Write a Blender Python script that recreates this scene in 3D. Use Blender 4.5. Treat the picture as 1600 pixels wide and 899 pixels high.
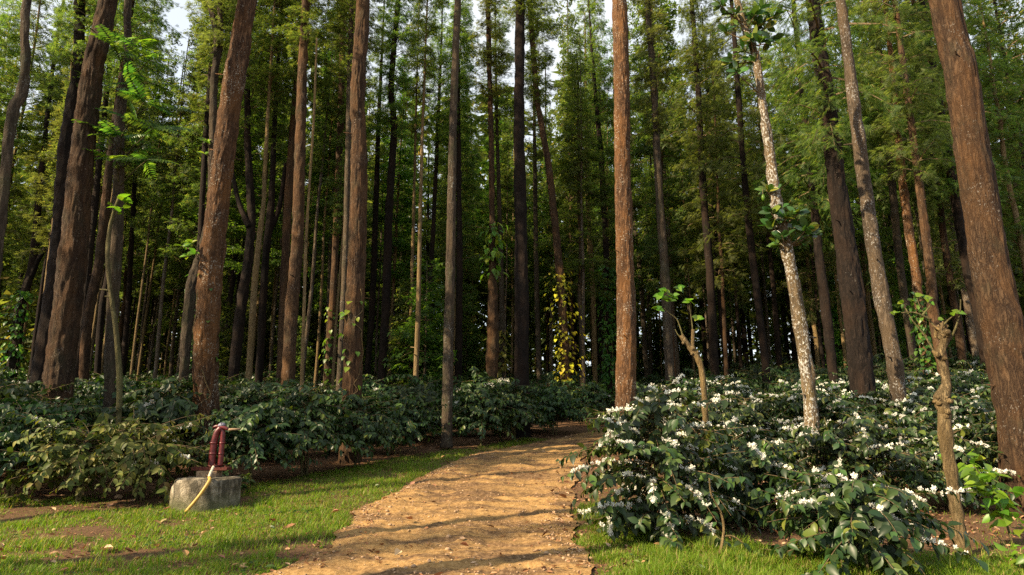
import bpy, math, random
import numpy as np
from mathutils import Vector, Matrix

for o in list(bpy.data.objects):
    bpy.data.objects.remove(o)
scene = bpy.context.scene
COL = scene.collection
rad = math.radians
random.seed(11)
RNG = np.random.default_rng(11)

# ------------------------------------------------------------------ camera
EYE, FOC, PITCH = 1.5, 1000.0, math.atan(212 / 1000.0)
cam_data = bpy.data.cameras.new("camera")
cam_data.sensor_width = 36.0
cam_data.lens = 36.0 * FOC / 1600.0
cam_data.clip_start = 0.05
cam_data.clip_end = 2000.0
cam = bpy.data.objects.new("camera", cam_data)
COL.objects.link(cam)
cam.location = (0, 0, EYE)
cam.rotation_euler = (math.pi / 2 + PITCH, 0, 0)
scene.camera = cam

# ------------------------------------------------------------------ light
SUN_EL = rad(33)
SUN_AZ = math.atan2(-0.872, -0.489)            # direction towards the sun, from +Y clockwise
world = bpy.data.worlds.new("World")
scene.world = world
world.use_nodes = True
wn = world.node_tree
wn.nodes.clear()
sky = wn.nodes.new("ShaderNodeTexSky")
sky.sky_type = 'NISHITA'
sky.sun_disc = False
sky.sun_elevation = SUN_EL
sky.sun_rotation = SUN_AZ % (2 * math.pi)
sky.altitude = 900
sky.air_density = 1.0
sky.dust_density = 4.0
bg = wn.nodes.new("ShaderNodeBackground")
bg.inputs[1].default_value = 0.15
wo = wn.nodes.new("ShaderNodeOutputWorld")
# thin bright cloud drawn over the whole sky
tcw = wn.nodes.new("ShaderNodeTexCoord"); cn = wn.nodes.new("ShaderNodeTexNoise")
cn.inputs["Scale"].default_value = 3.0; cn.inputs["Detail"].default_value = 6.0
wn.links.new(tcw.outputs["Generated"], cn.inputs["Vector"])
cr = wn.nodes.new("ShaderNodeValToRGB")
cr.color_ramp.elements[0].position = 0.35; cr.color_ramp.elements[0].color = (0.66, 0.66, 0.66, 1)
cr.color_ramp.elements[1].position = 0.62; cr.color_ramp.elements[1].color = (0.95, 0.95, 0.95, 1)
wn.links.new(cn.outputs[0], cr.inputs[0])
cmix = wn.nodes.new("ShaderNodeMix"); cmix.data_type = 'RGBA'
wn.links.new(cr.outputs[0], cmix.inputs[0]); wn.links.new(sky.outputs[0], cmix.inputs[6])
cmix.inputs[7].default_value = (2.7, 2.8, 2.86, 1)
wn.links.new(cmix.outputs[2], bg.inputs[0])
wn.links.new(bg.outputs[0], wo.inputs[0])
sun_data = bpy.data.lights.new("sun", 'SUN')
sun_data.energy = 5.0
sun_data.angle = rad(0.5)
sun_data.color = (1.0, 0.79, 0.52)
sun = bpy.data.objects.new("sun", sun_data)
COL.objects.link(sun)
sdir = Vector((math.sin(SUN_AZ) * math.cos(SUN_EL), math.cos(SUN_AZ) * math.cos(SUN_EL), math.sin(SUN_EL)))
sun.rotation_euler = (-sdir).to_track_quat('-Z', 'Y').to_euler()
sun.location = (-40, -30, 40)

scene.view_settings.view_transform = 'Standard'
scene.view_settings.look = 'None'
scene.view_settings.gamma = 1.0
scene.view_settings.exposure = 1.38
scene.cycles.use_denoising = False
scene.cycles.sample_clamp_indirect = 3.0
scene.cycles.use_adaptive_sampling = False
scene.cycles.max_bounces = 10
scene.cycles.diffuse_bounces = 6
scene.cycles.glossy_bounces = 2
scene.cycles.transmission_bounces = 5
scene.cycles.caustics_reflective = False
scene.cycles.caustics_refractive = False

# ------------------------------------------------------------------ maths helpers
def sstep(a, b, x):
    t = np.clip((np.asarray(x, float) - a) / (b - a), 0, 1)
    return t * t * (3 - 2 * t)

_tab = np.random.default_rng(5).random(65536)
def _hash(ix, iy, seed):
    return _tab[((ix * 374761 + iy * 668265 + seed * 97561) & 0x7fffffff) % 65521]

def vnoise(x, y, seed=0, wrap=0):
    x = np.asarray(x, float); y = np.asarray(y, float)
    ix = np.floor(x).astype(np.int64); iy = np.floor(y).astype(np.int64)
    fx = x - ix; fy = y - iy
    fx = fx * fx * (3 - 2 * fx); fy = fy * fy * (3 - 2 * fy)
    ix1 = ix + 1
    if wrap:
        ix = ix % wrap; ix1 = ix1 % wrap
    a = _hash(ix, iy, seed); b = _hash(ix1, iy, seed)
    c = _hash(ix, iy + 1, seed); d = _hash(ix1, iy + 1, seed)
    return (a * (1 - fx) + b * fx) * (1 - fy) + (c * (1 - fx) + d * fx) * fy

def fbm(x, y, seed=0, oct=4):
    s = 0; a = 0.5
    for k in range(oct):
        s = s + a * vnoise(np.asarray(x) * 2 ** k, np.asarray(y) * 2 ** k, seed + k)
        a *= 0.5
    return s

def softplus(u, k):
    return (u + np.sqrt(u * u + k * k)) / 2

def terr(x, y):
    x = np.asarray(x, float); y = np.asarray(y, float)
    yy = np.where(y > 0, 130 * np.tanh(y / 130.0), y)
    h = 0.088 * softplus(yy - 9.5, 3.0)
    xx = 45 * np.tanh(x / 45.0)
    h = h + 0.075 * softplus(xx - 3.0, 3.0) * sstep(8.5, 24, y)
    return h

CT, ST = math.cos(PITCH), math.sin(PITCH)
def ray(px, py):
    xc = (px - 800) / FOC; zc = (449.5 - py) / FOC
    return np.array([xc, CT - ST * zc, ST + CT * zc])

def at(px, py, depth):                  # the point at world depth y on the line of sight
    r = ray(px, py)
    return np.array([0, 0, EYE]) + r * (depth / r[1])

def ground_at(px, py):
    r = ray(px, py); t = 2.0
    for k in range(4000):
        p = np.array([0, 0, EYE]) + r * t
        if p[2] <= terr(p[0], p[1]):
            break
        t += 0.02
    return p

def px_scale(p):                        # metres per photo pixel at a point
    return (p[1] * CT + (p[2] - EYE) * ST) / FOC

# ------------------------------------------------------------------ mesh helpers
def mesh_np(name, V, faces, mats=(), smooth=False):
    """faces: list of (int array (n,k), material index)"""
    V = np.ascontiguousarray(V, dtype=np.float32)
    me = bpy.data.meshes.new(name)
    faces = [(np.asarray(f, dtype=np.int32), m) for f, m in faces if len(f)]
    me.vertices.add(len(V))
    me.vertices.foreach_set("co", V.ravel())
    nl = sum(f.size for f, m in faces); nf = sum(len(f) for f, m in faces)
    me.loops.add(nl); me.polygons.add(nf)
    li = np.concatenate([f.ravel() for f, m in faces])
    tot = np.concatenate([np.full(len(f), f.shape[1], np.int32) for f, m in faces])
    st = np.concatenate([[0], np.cumsum(tot)[:-1]]).astype(np.int32)
    mi = np.concatenate([np.full(len(f), m, np.int32) for f, m in faces])
    me.loops.foreach_set("vertex_index", li)
    me.polygons.foreach_set("loop_start", st)
    try:
        me.polygons.foreach_set("loop_total", tot)
    except Exception:
        pass
    for m in mats:
        me.materials.append(m)
    me.polygons.foreach_set("material_index", mi)
    me.polygons.foreach_set("use_smooth", np.full(nf, bool(smooth)))
    me.update(calc_edges=True)
    return me

class Soup:
    """collects vertices and faces that end up as ONE mesh"""
    def __init__(s):
        s.V = []; s.F = {}; s.n = 0
    def add(s, V, faces, mat=0):
        V = np.asarray(V, float).reshape(-1, 3)
        for f in faces:
            f = np.asarray(f, np.int64)
            s.F.setdefault((f.shape[1], mat), []).append(f + s.n)
        s.V.append(V); s.n += len(V)
    def scatter(s, tpl, M, T, mat=0):
        """copies of template (V, tris, quads) with 3x3 matrices M (n,3,3) and offsets T"""
        tv, tf = tpl
        n = len(T)
        if n == 0:
            return
        V = np.einsum('nij,kj->nki', M, tv) + T[:, None, :]
        off = (np.arange(n) * len(tv))[:, None, None]
        s.add(V.reshape(-1, 3), [(f[None] + off).reshape(-1, f.shape[1]) for f in tf], mat)
    def build(s, name, mats, smooth=False):
        return mesh_np(name, np.concatenate(s.V), [(np.concatenate(v), k[1]) for k, v in s.F.items()], mats, smooth)

def link(name, data, parent=None, loc=None, label=None, cat=None, group=None, kind=None):
    o = bpy.data.objects.new(name, data)
    COL.objects.link(o)
    if parent is not None:
        o.parent = parent
    if loc is not None:
        o.location = [float(v) for v in loc]
    tag(o, label, cat, group, kind)
    return o

def tag(o, label=None, cat=None, group=None, kind=None):
    if label: o["label"] = label
    if cat: o["category"] = cat
    if group: o["group"] = group
    if kind: o["kind"] = kind

def unit(v):
    v = np.asarray(v, float)
    return v / np.maximum(np.linalg.norm(v, axis=-1, keepdims=True), 1e-9)

def frames(d, up, size=None):
    """matrices whose x axis is d, z axis near up"""
    d = unit(d); y = unit(np.cross(up, d)); z = np.cross(d, y)
    M = np.stack([d, y, z], axis=-1)
    if size is not None:
        M = M * np.asarray(size)[:, None, None]
    return M

def tube(path, radii, segs=8, bump=0.0, seed=0, caps=True, vfreq=6.0, afreq=0, furrow=0.0):
    """a tapered limb along a path; returns V, faces"""
    path = np.asarray(path, float); radii = np.asarray(radii, float)
    n = len(path)
    tan = unit(np.gradient(path, axis=0))
    ref = np.array([1.0, 0.02, 0.03]) if abs(tan[:, 0]).mean() < 0.8 else np.array([0.03, 0.02, 1.0])
    a = unit(ref[None] - tan * (tan @ ref)[:, None])
    b = np.cross(tan, a)
    th = np.linspace(0, 2 * math.pi, segs, endpoint=False)
    rr = np.repeat(radii[:, None], segs, 1)
    if bump:
        L = np.concatenate([[0], np.cumsum(np.linalg.norm(np.diff(path, axis=0), axis=1))])
        w = afreq or max(3, segs // 3)
        u = (th / (2 * math.pi) * w)[None].repeat(n, 0); v = L[:, None].repeat(segs, 1)
        nz = vnoise(u, v * vfreq, seed, w) - 0.5
        nz2 = vnoise(np.linspace(0, 3, segs, endpoint=False)[None].repeat(n, 0), v * 1.3, seed + 3, 3) - 0.5
        if furrow:
            w2 = max(6, int(segs * 0.36))
            u2 = (th / (2 * math.pi) * w2)[None].repeat(n, 0)
            fz = np.abs(vnoise(u2 + 0 * v, v * 2.2, seed + 7, w2) - 0.5) * 2
            fz2 = np.abs(vnoise(u2 * 2, v * 5.0, seed + 9, w2 * 2) - 0.5) * 2
            rr = rr + furrow * (np.clip(fz * 1.7, 0, 1) - 0.8) + 0.45 * furrow * (np.clip(fz2 * 1.6, 0, 1) - 0.7)
        rr = rr + bump * nz * 1.2 + radii[:, None] * 0.09 * nz2
    V = path[:, None, :] + rr[..., None] * (np.cos(th)[None, :, None] * a[:, None, :] + np.sin(th)[None, :, None] * b[:, None, :])
    i = np.arange(n - 1)[:, None] * segs; j = np.arange(segs)[None]
    jn = (np.arange(segs) + 1) % segs
    q = np.stack([i + j, i + jn[None], i + segs + jn[None], i + segs + j], -1).reshape(-1, 4)
    V = V.reshape(-1, 3)
    fs = [q]
    if caps:
        V = np.concatenate([V, path[:1], path[-1:]])
        c0, c1 = n * segs, n * segs + 1
        k = np.arange(segs)
        fs.append(np.stack([np.full(segs, c0), jn, k], -1))
        fs.append(np.stack([np.full(segs, c1), (n - 1) * segs + k, (n - 1) * segs + jn], -1))
    return V, fs

def smooth_path(pts, n):
    """Catmull-Rom resampling of rows (any width)"""
    pts = np.asarray(pts, float)
    if len(pts) == 2:
        t = np.linspace(0, 1, n)[:, None]
        return pts[0] * (1 - t) + pts[1] * t
    P = np.concatenate([2 * pts[:1] - pts[1:2], pts, 2 * pts[-1:] - pts[-2:-1]])
    L = np.concatenate([[0], np.cumsum(np.linalg.norm(np.diff(pts[:, :3], axis=0), axis=1))])
    s = np.linspace(0, L[-1], n)
    k = np.clip(np.searchsorted(L, s, side='right') - 1, 0, len(pts) - 2)
    t = ((s - L[k]) / np.maximum(L[k + 1] - L[k], 1e-9))[:, None]
    p0, p1, p2, p3 = P[k], P[k + 1], P[k + 2], P[k + 3]
    return 0.5 * (2 * p1 + (p2 - p0) * t + (2 * p0 - 5 * p1 + 4 * p2 - p3) * t ** 2 + (3 * p1 - p0 - 3 * p2 + p3) * t ** 3)

# ------------------------------------------------------------------ materials
def nodes_of(name):
    m = bpy.data.materials.new(name)
    m.use_nodes = True
    nt = m.node_tree
    nt.nodes.clear()
    out = nt.nodes.new("ShaderNodeOutputMaterial")
    return m, nt, out

def nd(nt, typ, **kw):
    n = nt.nodes.new(typ)
    for k, v in kw.items():
        if k.startswith("i_"):
            n.inputs[k[2:].replace("_", " ")].default_value = v
        else:
            setattr(n, k, v)
    return n

def ramp(nt, src, stops):
    r = nt.nodes.new("ShaderNodeValToRGB")
    els = r.color_ramp.elements
    while len(els) < len(stops):
        els.new(0.5)
    for e, (p, c) in zip(els, stops):
        e.position = p
        e.color = (*c, 1) if len(c) == 3 else c
    nt.links.new(src, r.inputs[0])
    return r.outputs[0]

def mixc(nt, fac, a, b, mode='MIX'):
    m = nt.nodes.new("ShaderNodeMix")
    m.data_type = 'RGBA'; m.blend_type = mode
    for v, idx in ((fac, 0), (a, 6), (b, 7)):
        if hasattr(v, "is_output"):
            nt.links.new(v, m.inputs[idx])
        else:
            m.inputs[idx].default_value = (*v, 1) if isinstance(v, tuple) else v
    return m.outputs[2]

def mathn(nt, op, a, b=0.0, clamp=False):
    m = nt.nodes.new("ShaderNodeMath"); m.operation = op; m.use_clamp = clamp
    for k, v in enumerate((a, b)):
        if hasattr(v, "is_output"):
            nt.links.new(v, m.inputs[k])
        else:
            m.inputs[k].default_value = v
    return m.outputs[0]

def noise(nt, vec, scale, detail=5, rough=0.55, dist=0.0):
    n = nd(nt, "ShaderNodeTexNoise")
    n.inputs["Scale"].default_value = scale; n.inputs["Detail"].default_value = detail
    n.inputs["Roughness"].default_value = rough; n.inputs["Distortion"].default_value = dist
    nt.links.new(vec, n.inputs["Vector"])
    return n.outputs[0]

def stretched(nt, scl, per_object=True):
    tc = nd(nt, "ShaderNodeTexCoord")
    mp = nd(nt, "ShaderNodeMapping")
    mp.inputs["Scale"].default_value = scl
    src = tc.outputs["Object"]
    if per_object:
        oi = nd(nt, "ShaderNodeObjectInfo")
        va = nd(nt, "ShaderNodeVectorMath", operation='ADD')
        nt.links.new(src, va.inputs[0])
        nt.links.new(mathn(nt, 'MULTIPLY', oi.outputs["Random"], 37.0), va.inputs[1])
        src = va.outputs[0]
    nt.links.new(src, mp.inputs["Vector"])
    return mp.outputs[0]

def finish(nt, out, col, rough=0.8, bump=None, strength=0.5, dist=0.02, spec=0.3):
    b = nd(nt, "ShaderNodeBsdfPrincipled")
    if hasattr(col, "is_output"): nt.links.new(col, b.inputs["Base Color"])
    else: b.inputs["Base Color"].default_value = (*col, 1)
    if hasattr(rough, "is_output"): nt.links.new(rough, b.inputs["Roughness"])
    else: b.inputs["Roughness"].default_value = rough
    b.inputs["Specular IOR Level"].default_value = spec
    if bump is not None:
        bn = nd(nt, "ShaderNodeBump")
        bn.inputs["Strength"].default_value = strength; bn.inputs["Distance"].default_value = dist
        nt.links.new(bump, bn.inputs["Height"])
        nt.links.new(bn.outputs[0], b.inputs["Normal"])
    nt.links.new(b.outputs[0], out.inputs[0])
    return b

def bark(name, furrow, ridge, tint, spot, spots=0.35, fine=1.0, moss=None):
    m, nt, out = nodes_of(name)
    v = stretched(nt, (1, 1, 0.22)); v1 = stretched(nt, (1, 1, 0.75)); v2 = stretched(nt, (1, 1, 0.5))
    n1 = noise(nt, v, 17 * fine, 6, 0.6, 0.5)
    fur = mathn(nt, 'ABSOLUTE', mathn(nt, 'MULTIPLY', mathn(nt, 'SUBTRACT', n1, 0.5), 3.2))
    grain = noise(nt, v1, 75 * fine, 5, 0.7)
    f = mathn(nt, 'ADD', mathn(nt, 'MULTIPLY', fur, 0.75, True), mathn(nt, 'MULTIPLY', grain, 0.55))
    col = ramp(nt, f, [(0.24, furrow), (0.50, ridge), (0.92, tuple(min(1, c * 1.75) for c in ridge))])
    big = noise(nt, v2, 2.3, 4, 0.6)
    col = mixc(nt, ramp(nt, big, [(0.42, (0, 0, 0)), (0.66, (1, 1, 1))]), col, mixc(nt, 0.7, col, tint))
    if moss is not None:
        mo = noise(nt, v2, 3.1, 6, 0.65)
        col = mixc(nt, ramp(nt, mo, [(0.52, (0, 0, 0)), (0.7, (0.8, 0.8, 0.8))]), col, moss)
    st = noise(nt, stretched(nt, (2.2, 2.2, 0.16)), 2.0, 5, 0.65)     # long dark weather streaks
    col = mixc(nt, ramp(nt, st, [(0.50, (0, 0, 0)), (0.66, (0.75, 0.75, 0.75))]), col, furrow)
    lich = noise(nt, v1, 34 * fine, 6, 0.62, 0.2); clump = noise(nt, v1, 2.6, 3, 0.5)
    lm = mathn(nt, 'ADD', lich, mathn(nt, 'MULTIPLY', clump, 0.35))
    th = 0.92 - spots * 0.24
    lmask = ramp(nt, lm, [(th, (0, 0, 0)), (th + 0.035, (1, 1, 1))])
    col = mixc(nt, mathn(nt, 'MULTIPLY', lmask, 0.75), col, spot)
    oi = nd(nt, "ShaderNodeObjectInfo")
    hs = nd(nt, "ShaderNodeHueSaturation")
    hs.inputs["Hue"].default_value = 0.5
    nt.links.new(mathn(nt, 'ADD', mathn(nt, 'MULTIPLY', oi.outputs["Random"], 0.5), 0.75), hs.inputs["Value"])
    nt.links.new(col, hs.inputs["Color"])
    h = mathn(nt, 'ADD', f, mathn(nt, 'MULTIPLY', lmask, 0.12))
    finish(nt, out, hs.outputs[0], 0.9, h, 1.0, 0.045, 0.2)
    return m

def leafmat(name, stops, trans=0.35, rough=0.45, spec=0.4, tcol=None, ribs=0.0):
    m, nt, out = nodes_of(name)
    g = nd(nt, "ShaderNodeNewGeometry"); oi = nd(nt, "ShaderNodeObjectInfo")
    r = mathn(nt, 'FRACT', mathn(nt, 'ADD', g.outputs["Random Per Island"], mathn(nt, 'MULTIPLY', oi.outputs["Random"], 7.31)))
    col = ramp(nt, r, stops)
    # each plant a little different
    hs = nd(nt, "ShaderNodeHueSaturation")
    nt.links.new(mathn(nt, 'ADD', mathn(nt, 'MULTIPLY', oi.outputs["Random"], 0.05), 0.475), hs.inputs["Hue"])
    nt.links.new(mathn(nt, 'ADD', mathn(nt, 'MULTIPLY', oi.outputs["Random"], 0.4), 0.8), hs.inputs["Value"])
    nt.links.new(col, hs.inputs["Color"]); col = hs.outputs[0]
    b = nd(nt, "ShaderNodeBsdfPrincipled")
    nt.links.new(col, b.inputs["Base Color"])
    b.inputs["Roughness"].default_value = rough; b.inputs["Specular IOR Level"].default_value = spec
    t = nd(nt, "ShaderNodeBsdfTranslucent")
    tc = mixc(nt, 1.0, col, tcol or (2.0, 2.0, 0.9), 'MULTIPLY')
    nt.links.new(tc, t.inputs["Color"])
    mx = nd(nt, "ShaderNodeMixShader"); mx.inputs[0].default_value = trans
    nt.links.new(b.outputs[0], mx.inputs[1]); nt.links.new(t.outputs[0], mx.inputs[2])
    nt.links.new(mx.outputs[0], out.inputs[0])
    return m

def plain(name, c1, c2, scale=12, rough=0.7, bump=0.3, dist=0.01, spec=0.3, detail=6):
    m, nt, out = nodes_of(name)
    v = stretched(nt, (1, 1, 1))
    f = noise(nt, v, scale, detail, 0.6)
    finish(nt, out, ramp(nt, f, [(0.35, c1), (0.65, c2)]), rough, f, bump, dist, spec)
    return m

M = {}
M['bark_red'] = bark("red_brown_bark", (0.0164, 0.0082, 0.00492), (0.088, 0.054, 0.030), (0.125, 0.063, 0.025), (0.2788, 0.246, 0.205), 0.40, 1.0, (0.0492, 0.041, 0.02296))
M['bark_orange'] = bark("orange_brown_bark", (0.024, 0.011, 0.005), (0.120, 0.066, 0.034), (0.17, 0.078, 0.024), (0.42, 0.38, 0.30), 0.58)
M['bark_rough'] = bark("flaky_brown_bark", (0.0128, 0.0072, 0.0048), (0.056, 0.036, 0.0205), (0.088, 0.044, 0.018), (0.208, 0.168, 0.128), 0.5, 1.1, (0.032, 0.0272, 0.0144))
M['bark_dark_shade'] = bark("dark_bark_shade", (0.0042, 0.003, 0.0024), (0.0190, 0.0130, 0.0098), (0.030, 0.0165, 0.0095), (0.136, 0.128, 0.112), 0.30)  # dark brown bark, blackened further: shade on the trunks put into the colour
M['bark_grey'] = bark("grey_brown_bark", (0.0198, 0.0144, 0.0099), (0.0792, 0.0612, 0.0432), (0.09, 0.0648, 0.0378), (0.216, 0.216, 0.189), 0.5, 1.0, (0.0495, 0.054, 0.0252))
M['bark_lichen'] = bark("lichen_spotted_bark", (0.040, 0.030, 0.018), (0.165, 0.125, 0.080), (0.18, 0.125, 0.060), (0.50, 0.50, 0.46), 0.84, 0.8, (0.13, 0.10, 0.03))
M['bark_speck'] = bark("speckled_grey_bark", (0.032, 0.024, 0.016), (0.125, 0.095, 0.066), (0.14, 0.096, 0.054), (0.40, 0.39, 0.36), 0.64, 0.9)
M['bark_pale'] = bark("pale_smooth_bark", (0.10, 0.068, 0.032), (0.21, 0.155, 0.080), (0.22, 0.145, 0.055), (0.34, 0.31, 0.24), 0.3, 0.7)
M['bark_green'] = bark("green_grey_bark", (0.06, 0.052, 0.022), (0.14, 0.12, 0.055), (0.13, 0.13, 0.045), (0.26, 0.26, 0.19), 0.3, 0.8)
M['bark_tan'] = bark("tan_knotted_bark", (0.065, 0.044, 0.020), (0.27, 0.200, 0.105), (0.25, 0.17, 0.068), (0.30, 0.27, 0.19), 0.35, 1.4, (0.08, 0.075, 0.03))
M['twig'] = plain("brown_twig", (0.06, 0.04, 0.02), (0.18, 0.13, 0.07), 30, 0.8)
M['coffee'] = leafmat("coffee_leaf", [(0.0, (0.012, 0.028, 0.008)), (0.55, (0.024, 0.051, 0.014)), (0.80, (0.040, 0.076, 0.018)), (0.94, (0.075, 0.12, 0.020)), (1.0, (0.13, 0.15, 0.025))], 0.18, 0.42, 0.33, (1.8, 2.0, 0.6))
M['coffee_dry'] = leafmat("coffee_leaf_olive", [(0.0, (0.032, 0.048, 0.010)), (0.6, (0.072, 0.092, 0.018)), (0.9, (0.13, 0.135, 0.028)), (1.0, (0.22, 0.17, 0.05))], 0.22, 0.55, 0.2, (1.7, 1.8, 0.7))
M['needle'] = leafmat("feathery_leaf", [(0.0, (0.045, 0.080, 0.024)), (0.5, (0.078, 0.124, 0.033)), (0.88, (0.120, 0.165, 0.042)), (1.0, (0.19, 0.160, 0.045))], 0.58, 0.55, 0.25)
M['needle_blue'] = leafmat("grey_green_feathery_leaf", [(0.0, (0.065, 0.092, 0.034)), (0.6, (0.108, 0.142, 0.048)), (1.0, (0.165, 0.185, 0.058))], 0.58, 0.55, 0.25)
M['needle_gold'] = leafmat("golden_feathery_leaf", [(0.0, (0.07, 0.08, 0.015)), (0.6, (0.13, 0.13, 0.022)), (1.0, (0.24, 0.16, 0.03))], 0.4, 0.5, 0.3)
M['broad'] = leafmat("broad_leaf", [(0.0, (0.03, 0.075, 0.016)), (0.6, (0.055, 0.12, 0.02)), (1.0, (0.13, 0.21, 0.03))], 0.5, 0.4, 0.4)
M['bright'] = leafmat("bright_young_leaf", [(0.0, (0.07, 0.16, 0.015)), (0.7, (0.13, 0.25, 0.02)), (1.0, (0.24, 0.33, 0.03))], 0.42, 0.4, 0.4)
M['yellow'] = leafmat("yellow_vine_leaf", [(0.0, (0.26, 0.27, 0.015)), (0.5, (0.46, 0.42, 0.02)), (1.0, (0.58, 0.50, 0.03))], 0.4, 0.45, 0.4, (1.3, 1.2, 0.5))
M['jack'] = leafmat("thick_glossy_leaf", [(0.0, (0.022, 0.058, 0.016)), (0.5, (0.045, 0.105, 0.022)), (0.85, (0.09, 0.16, 0.028)), (1.0, (0.22, 0.22, 0.03))], 0.2, 0.28, 0.5)
M['grass'] = leafmat("grass_blade", [(0.0, (0.08, 0.165, 0.010)), (0.5, (0.115, 0.245, 0.018)), (0.80, (0.185, 0.30, 0.028)), (0.90, (0.30, 0.29, 0.07)), (1.0, (0.38, 0.30, 0.13))], 0.42, 0.5, 0.25, (1.6, 1.7, 0.6))
M['petal'] = leafmat("white_petal", [(0.0, (0.66, 0.66, 0.58)), (1.0, (0.84, 0.84, 0.78))], 0.25, 0.6, 0.2, (1.0, 1.0, 0.95))
M['dryleaf'] = leafmat("dry_leaf", [(0.0, (0.12, 0.055, 0.025)), (0.5, (0.30, 0.16, 0.075)), (0.85, (0.45, 0.28, 0.15)), (1.0, (0.55, 0.40, 0.25))], 0.15, 0.7, 0.2, (1.0, 0.8, 0.6))
M['stone'] = plain("path_stone", (0.24, 0.15, 0.08), (0.42, 0.29, 0.18), 30, 0.9)
# ------------------------------------------------------------------ the lie of the path
_left = [(380, 915), (470, 880), (520, 840), (560, 800), (640, 752), (738, 711), (858, 687), (940, 667)]
_right = [(935, 915), (918, 880), (902, 840), (892, 800), (894, 762), (912, 720), (945, 690), (995, 667)]
_pl = np.array([ground_at(*p)[:2] for p in _left]); _pr = np.array([ground_at(*p)[:2] for p in _right])
Y_END = float(min(_pl[-1, 1], _pr[-1, 1]))
_pl = np.concatenate([[[-4.6, -14], [-3.2, 0], [-2.75, 4.2]], _pl[:-1], [[_pl[-1, 0] + 0.1, Y_END], [_pl[-1, 0] + 3.0, Y_END + 5], [_pl[-1, 0] + 9, Y_END + 12]]])
_pr = np.concatenate([[[1.2, -14], [1.1, 0], [0.95, 4.2]], _pr[:-1], [[_pr[-1, 0] + 0.3, Y_END], [_pr[-1, 0] + 3.4, Y_END + 5], [_pr[-1, 0] + 9.6, Y_END + 12]]])
def path_l(y): return np.interp(y, _pl[:, 1], _pl[:, 0]) + 0.5 * (fbm(np.asarray(y) * 1.7, 0.3, 31) - 0.47)
def path_r(y): return np.interp(y, _pr[:, 1], _pr[:, 0]) + 0.4 * (fbm(np.asarray(y) * 1.7, 7.3, 37) - 0.47)
def path_depth(x, y):                    # metres inside the path (negative outside)
    y = np.asarray(y, float)
    d = np.minimum(x - path_l(y), path_r(y) - x)
    return np.where((y > -14) & (y < Y_END + 12), d, -5.0)

# where the clearing ends and the rows of coffee begin (left of the path)
_bl = np.array([ground_at(*p)[:2] for p in [(-160, 780), (0, 776), (210, 776), (385, 760), (530, 735), (640, 713), (740, 702), (830, 684), (905, 668)]])
def bushline_l(x): return np.interp(x, _bl[:, 0], _bl[:, 1])

def relief(x, y):
    n = (fbm(x * 0.9, y * 0.9, 3) - 0.47) * 0.10 + (fbm(x * 5, y * 5, 9, 3) - 0.44) * 0.035
    return n * sstep(0.0, -0.7, path_depth(x, y)) - 0.035 * sstep(-0.25, 0.1, path_depth(x, y))

def gz(x, y):                            # height of the finished ground
    return terr(x, y) + relief(x, y)

# ------------------------------------------------------------------ ground sheet
def axis(lo, hi, fine_lo, fine_hi, step, coarse):
    a = list(np.arange(fine_lo, fine_hi, step))
    s = step; v = fine_hi
    while v < hi:
        a.append(v); s = min(s * 1.22, coarse); v += s
    a.append(hi)
    s = step; v = fine_lo - step
    pre = []
    while v > lo:
        pre.append(v); s = min(s * 1.22, coarse); v -= s
    pre.append(lo)
    return np.array(pre[::-1] + a)

def grid_mesh(name, xs, ys, zf, mats, smooth=True):
    X, Y = np.meshgrid(xs, ys)
    V = np.stack([X, Y, zf(X, Y)], -1).reshape(-1, 3)
    nx, ny = len(xs), len(ys)
    i = (np.arange(ny - 1)[:, None] * nx + np.arange(nx - 1)[None]).ravel()
    return mesh_np(name, V, [(np.stack([i, i + 1, i + nx + 1, i + nx], -1), 0)], mats, smooth)

def ground_material():
    m, nt, out = nodes_of("soil_and_litter")
    v = stretched(nt, (1, 1, 1), False)
    a = noise(nt, v, 1.1, 5, 0.6); b = noise(nt, v, 14, 7, 0.7, 0.6); c = noise(nt, v, 55, 4, 0.6)
    litter = ramp(nt, b, [(0.30, (0.035, 0.020, 0.012)), (0.48, (0.10, 0.055, 0.030)), (0.60, (0.19, 0.105, 0.055)), (0.72, (0.30, 0.19, 0.11))])
    soil = ramp(nt, c, [(0.35, (0.065, 0.038, 0.020)), (0.65, (0.155, 0.092, 0.048))])
    col = mixc(nt, ramp(nt, a, [(0.42, (0, 0, 0)), (0.60, (1, 1, 1))]), litter, soil)
    finish(nt, out, col, 0.95, mathn(nt, 'ADD', b, mathn(nt, 'MULTIPLY', c, 0.5)), 0.9, 0.04, 0.15)
    return m
M['ground'] = ground_material()
gnd = link("ground", grid_mesh("ground", axis(-500, 500, -9, 8, 0.11, 40), axis(-200, 600, 4.5, 22, 0.11, 40), gz, [M['ground']]), kind="structure")

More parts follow.
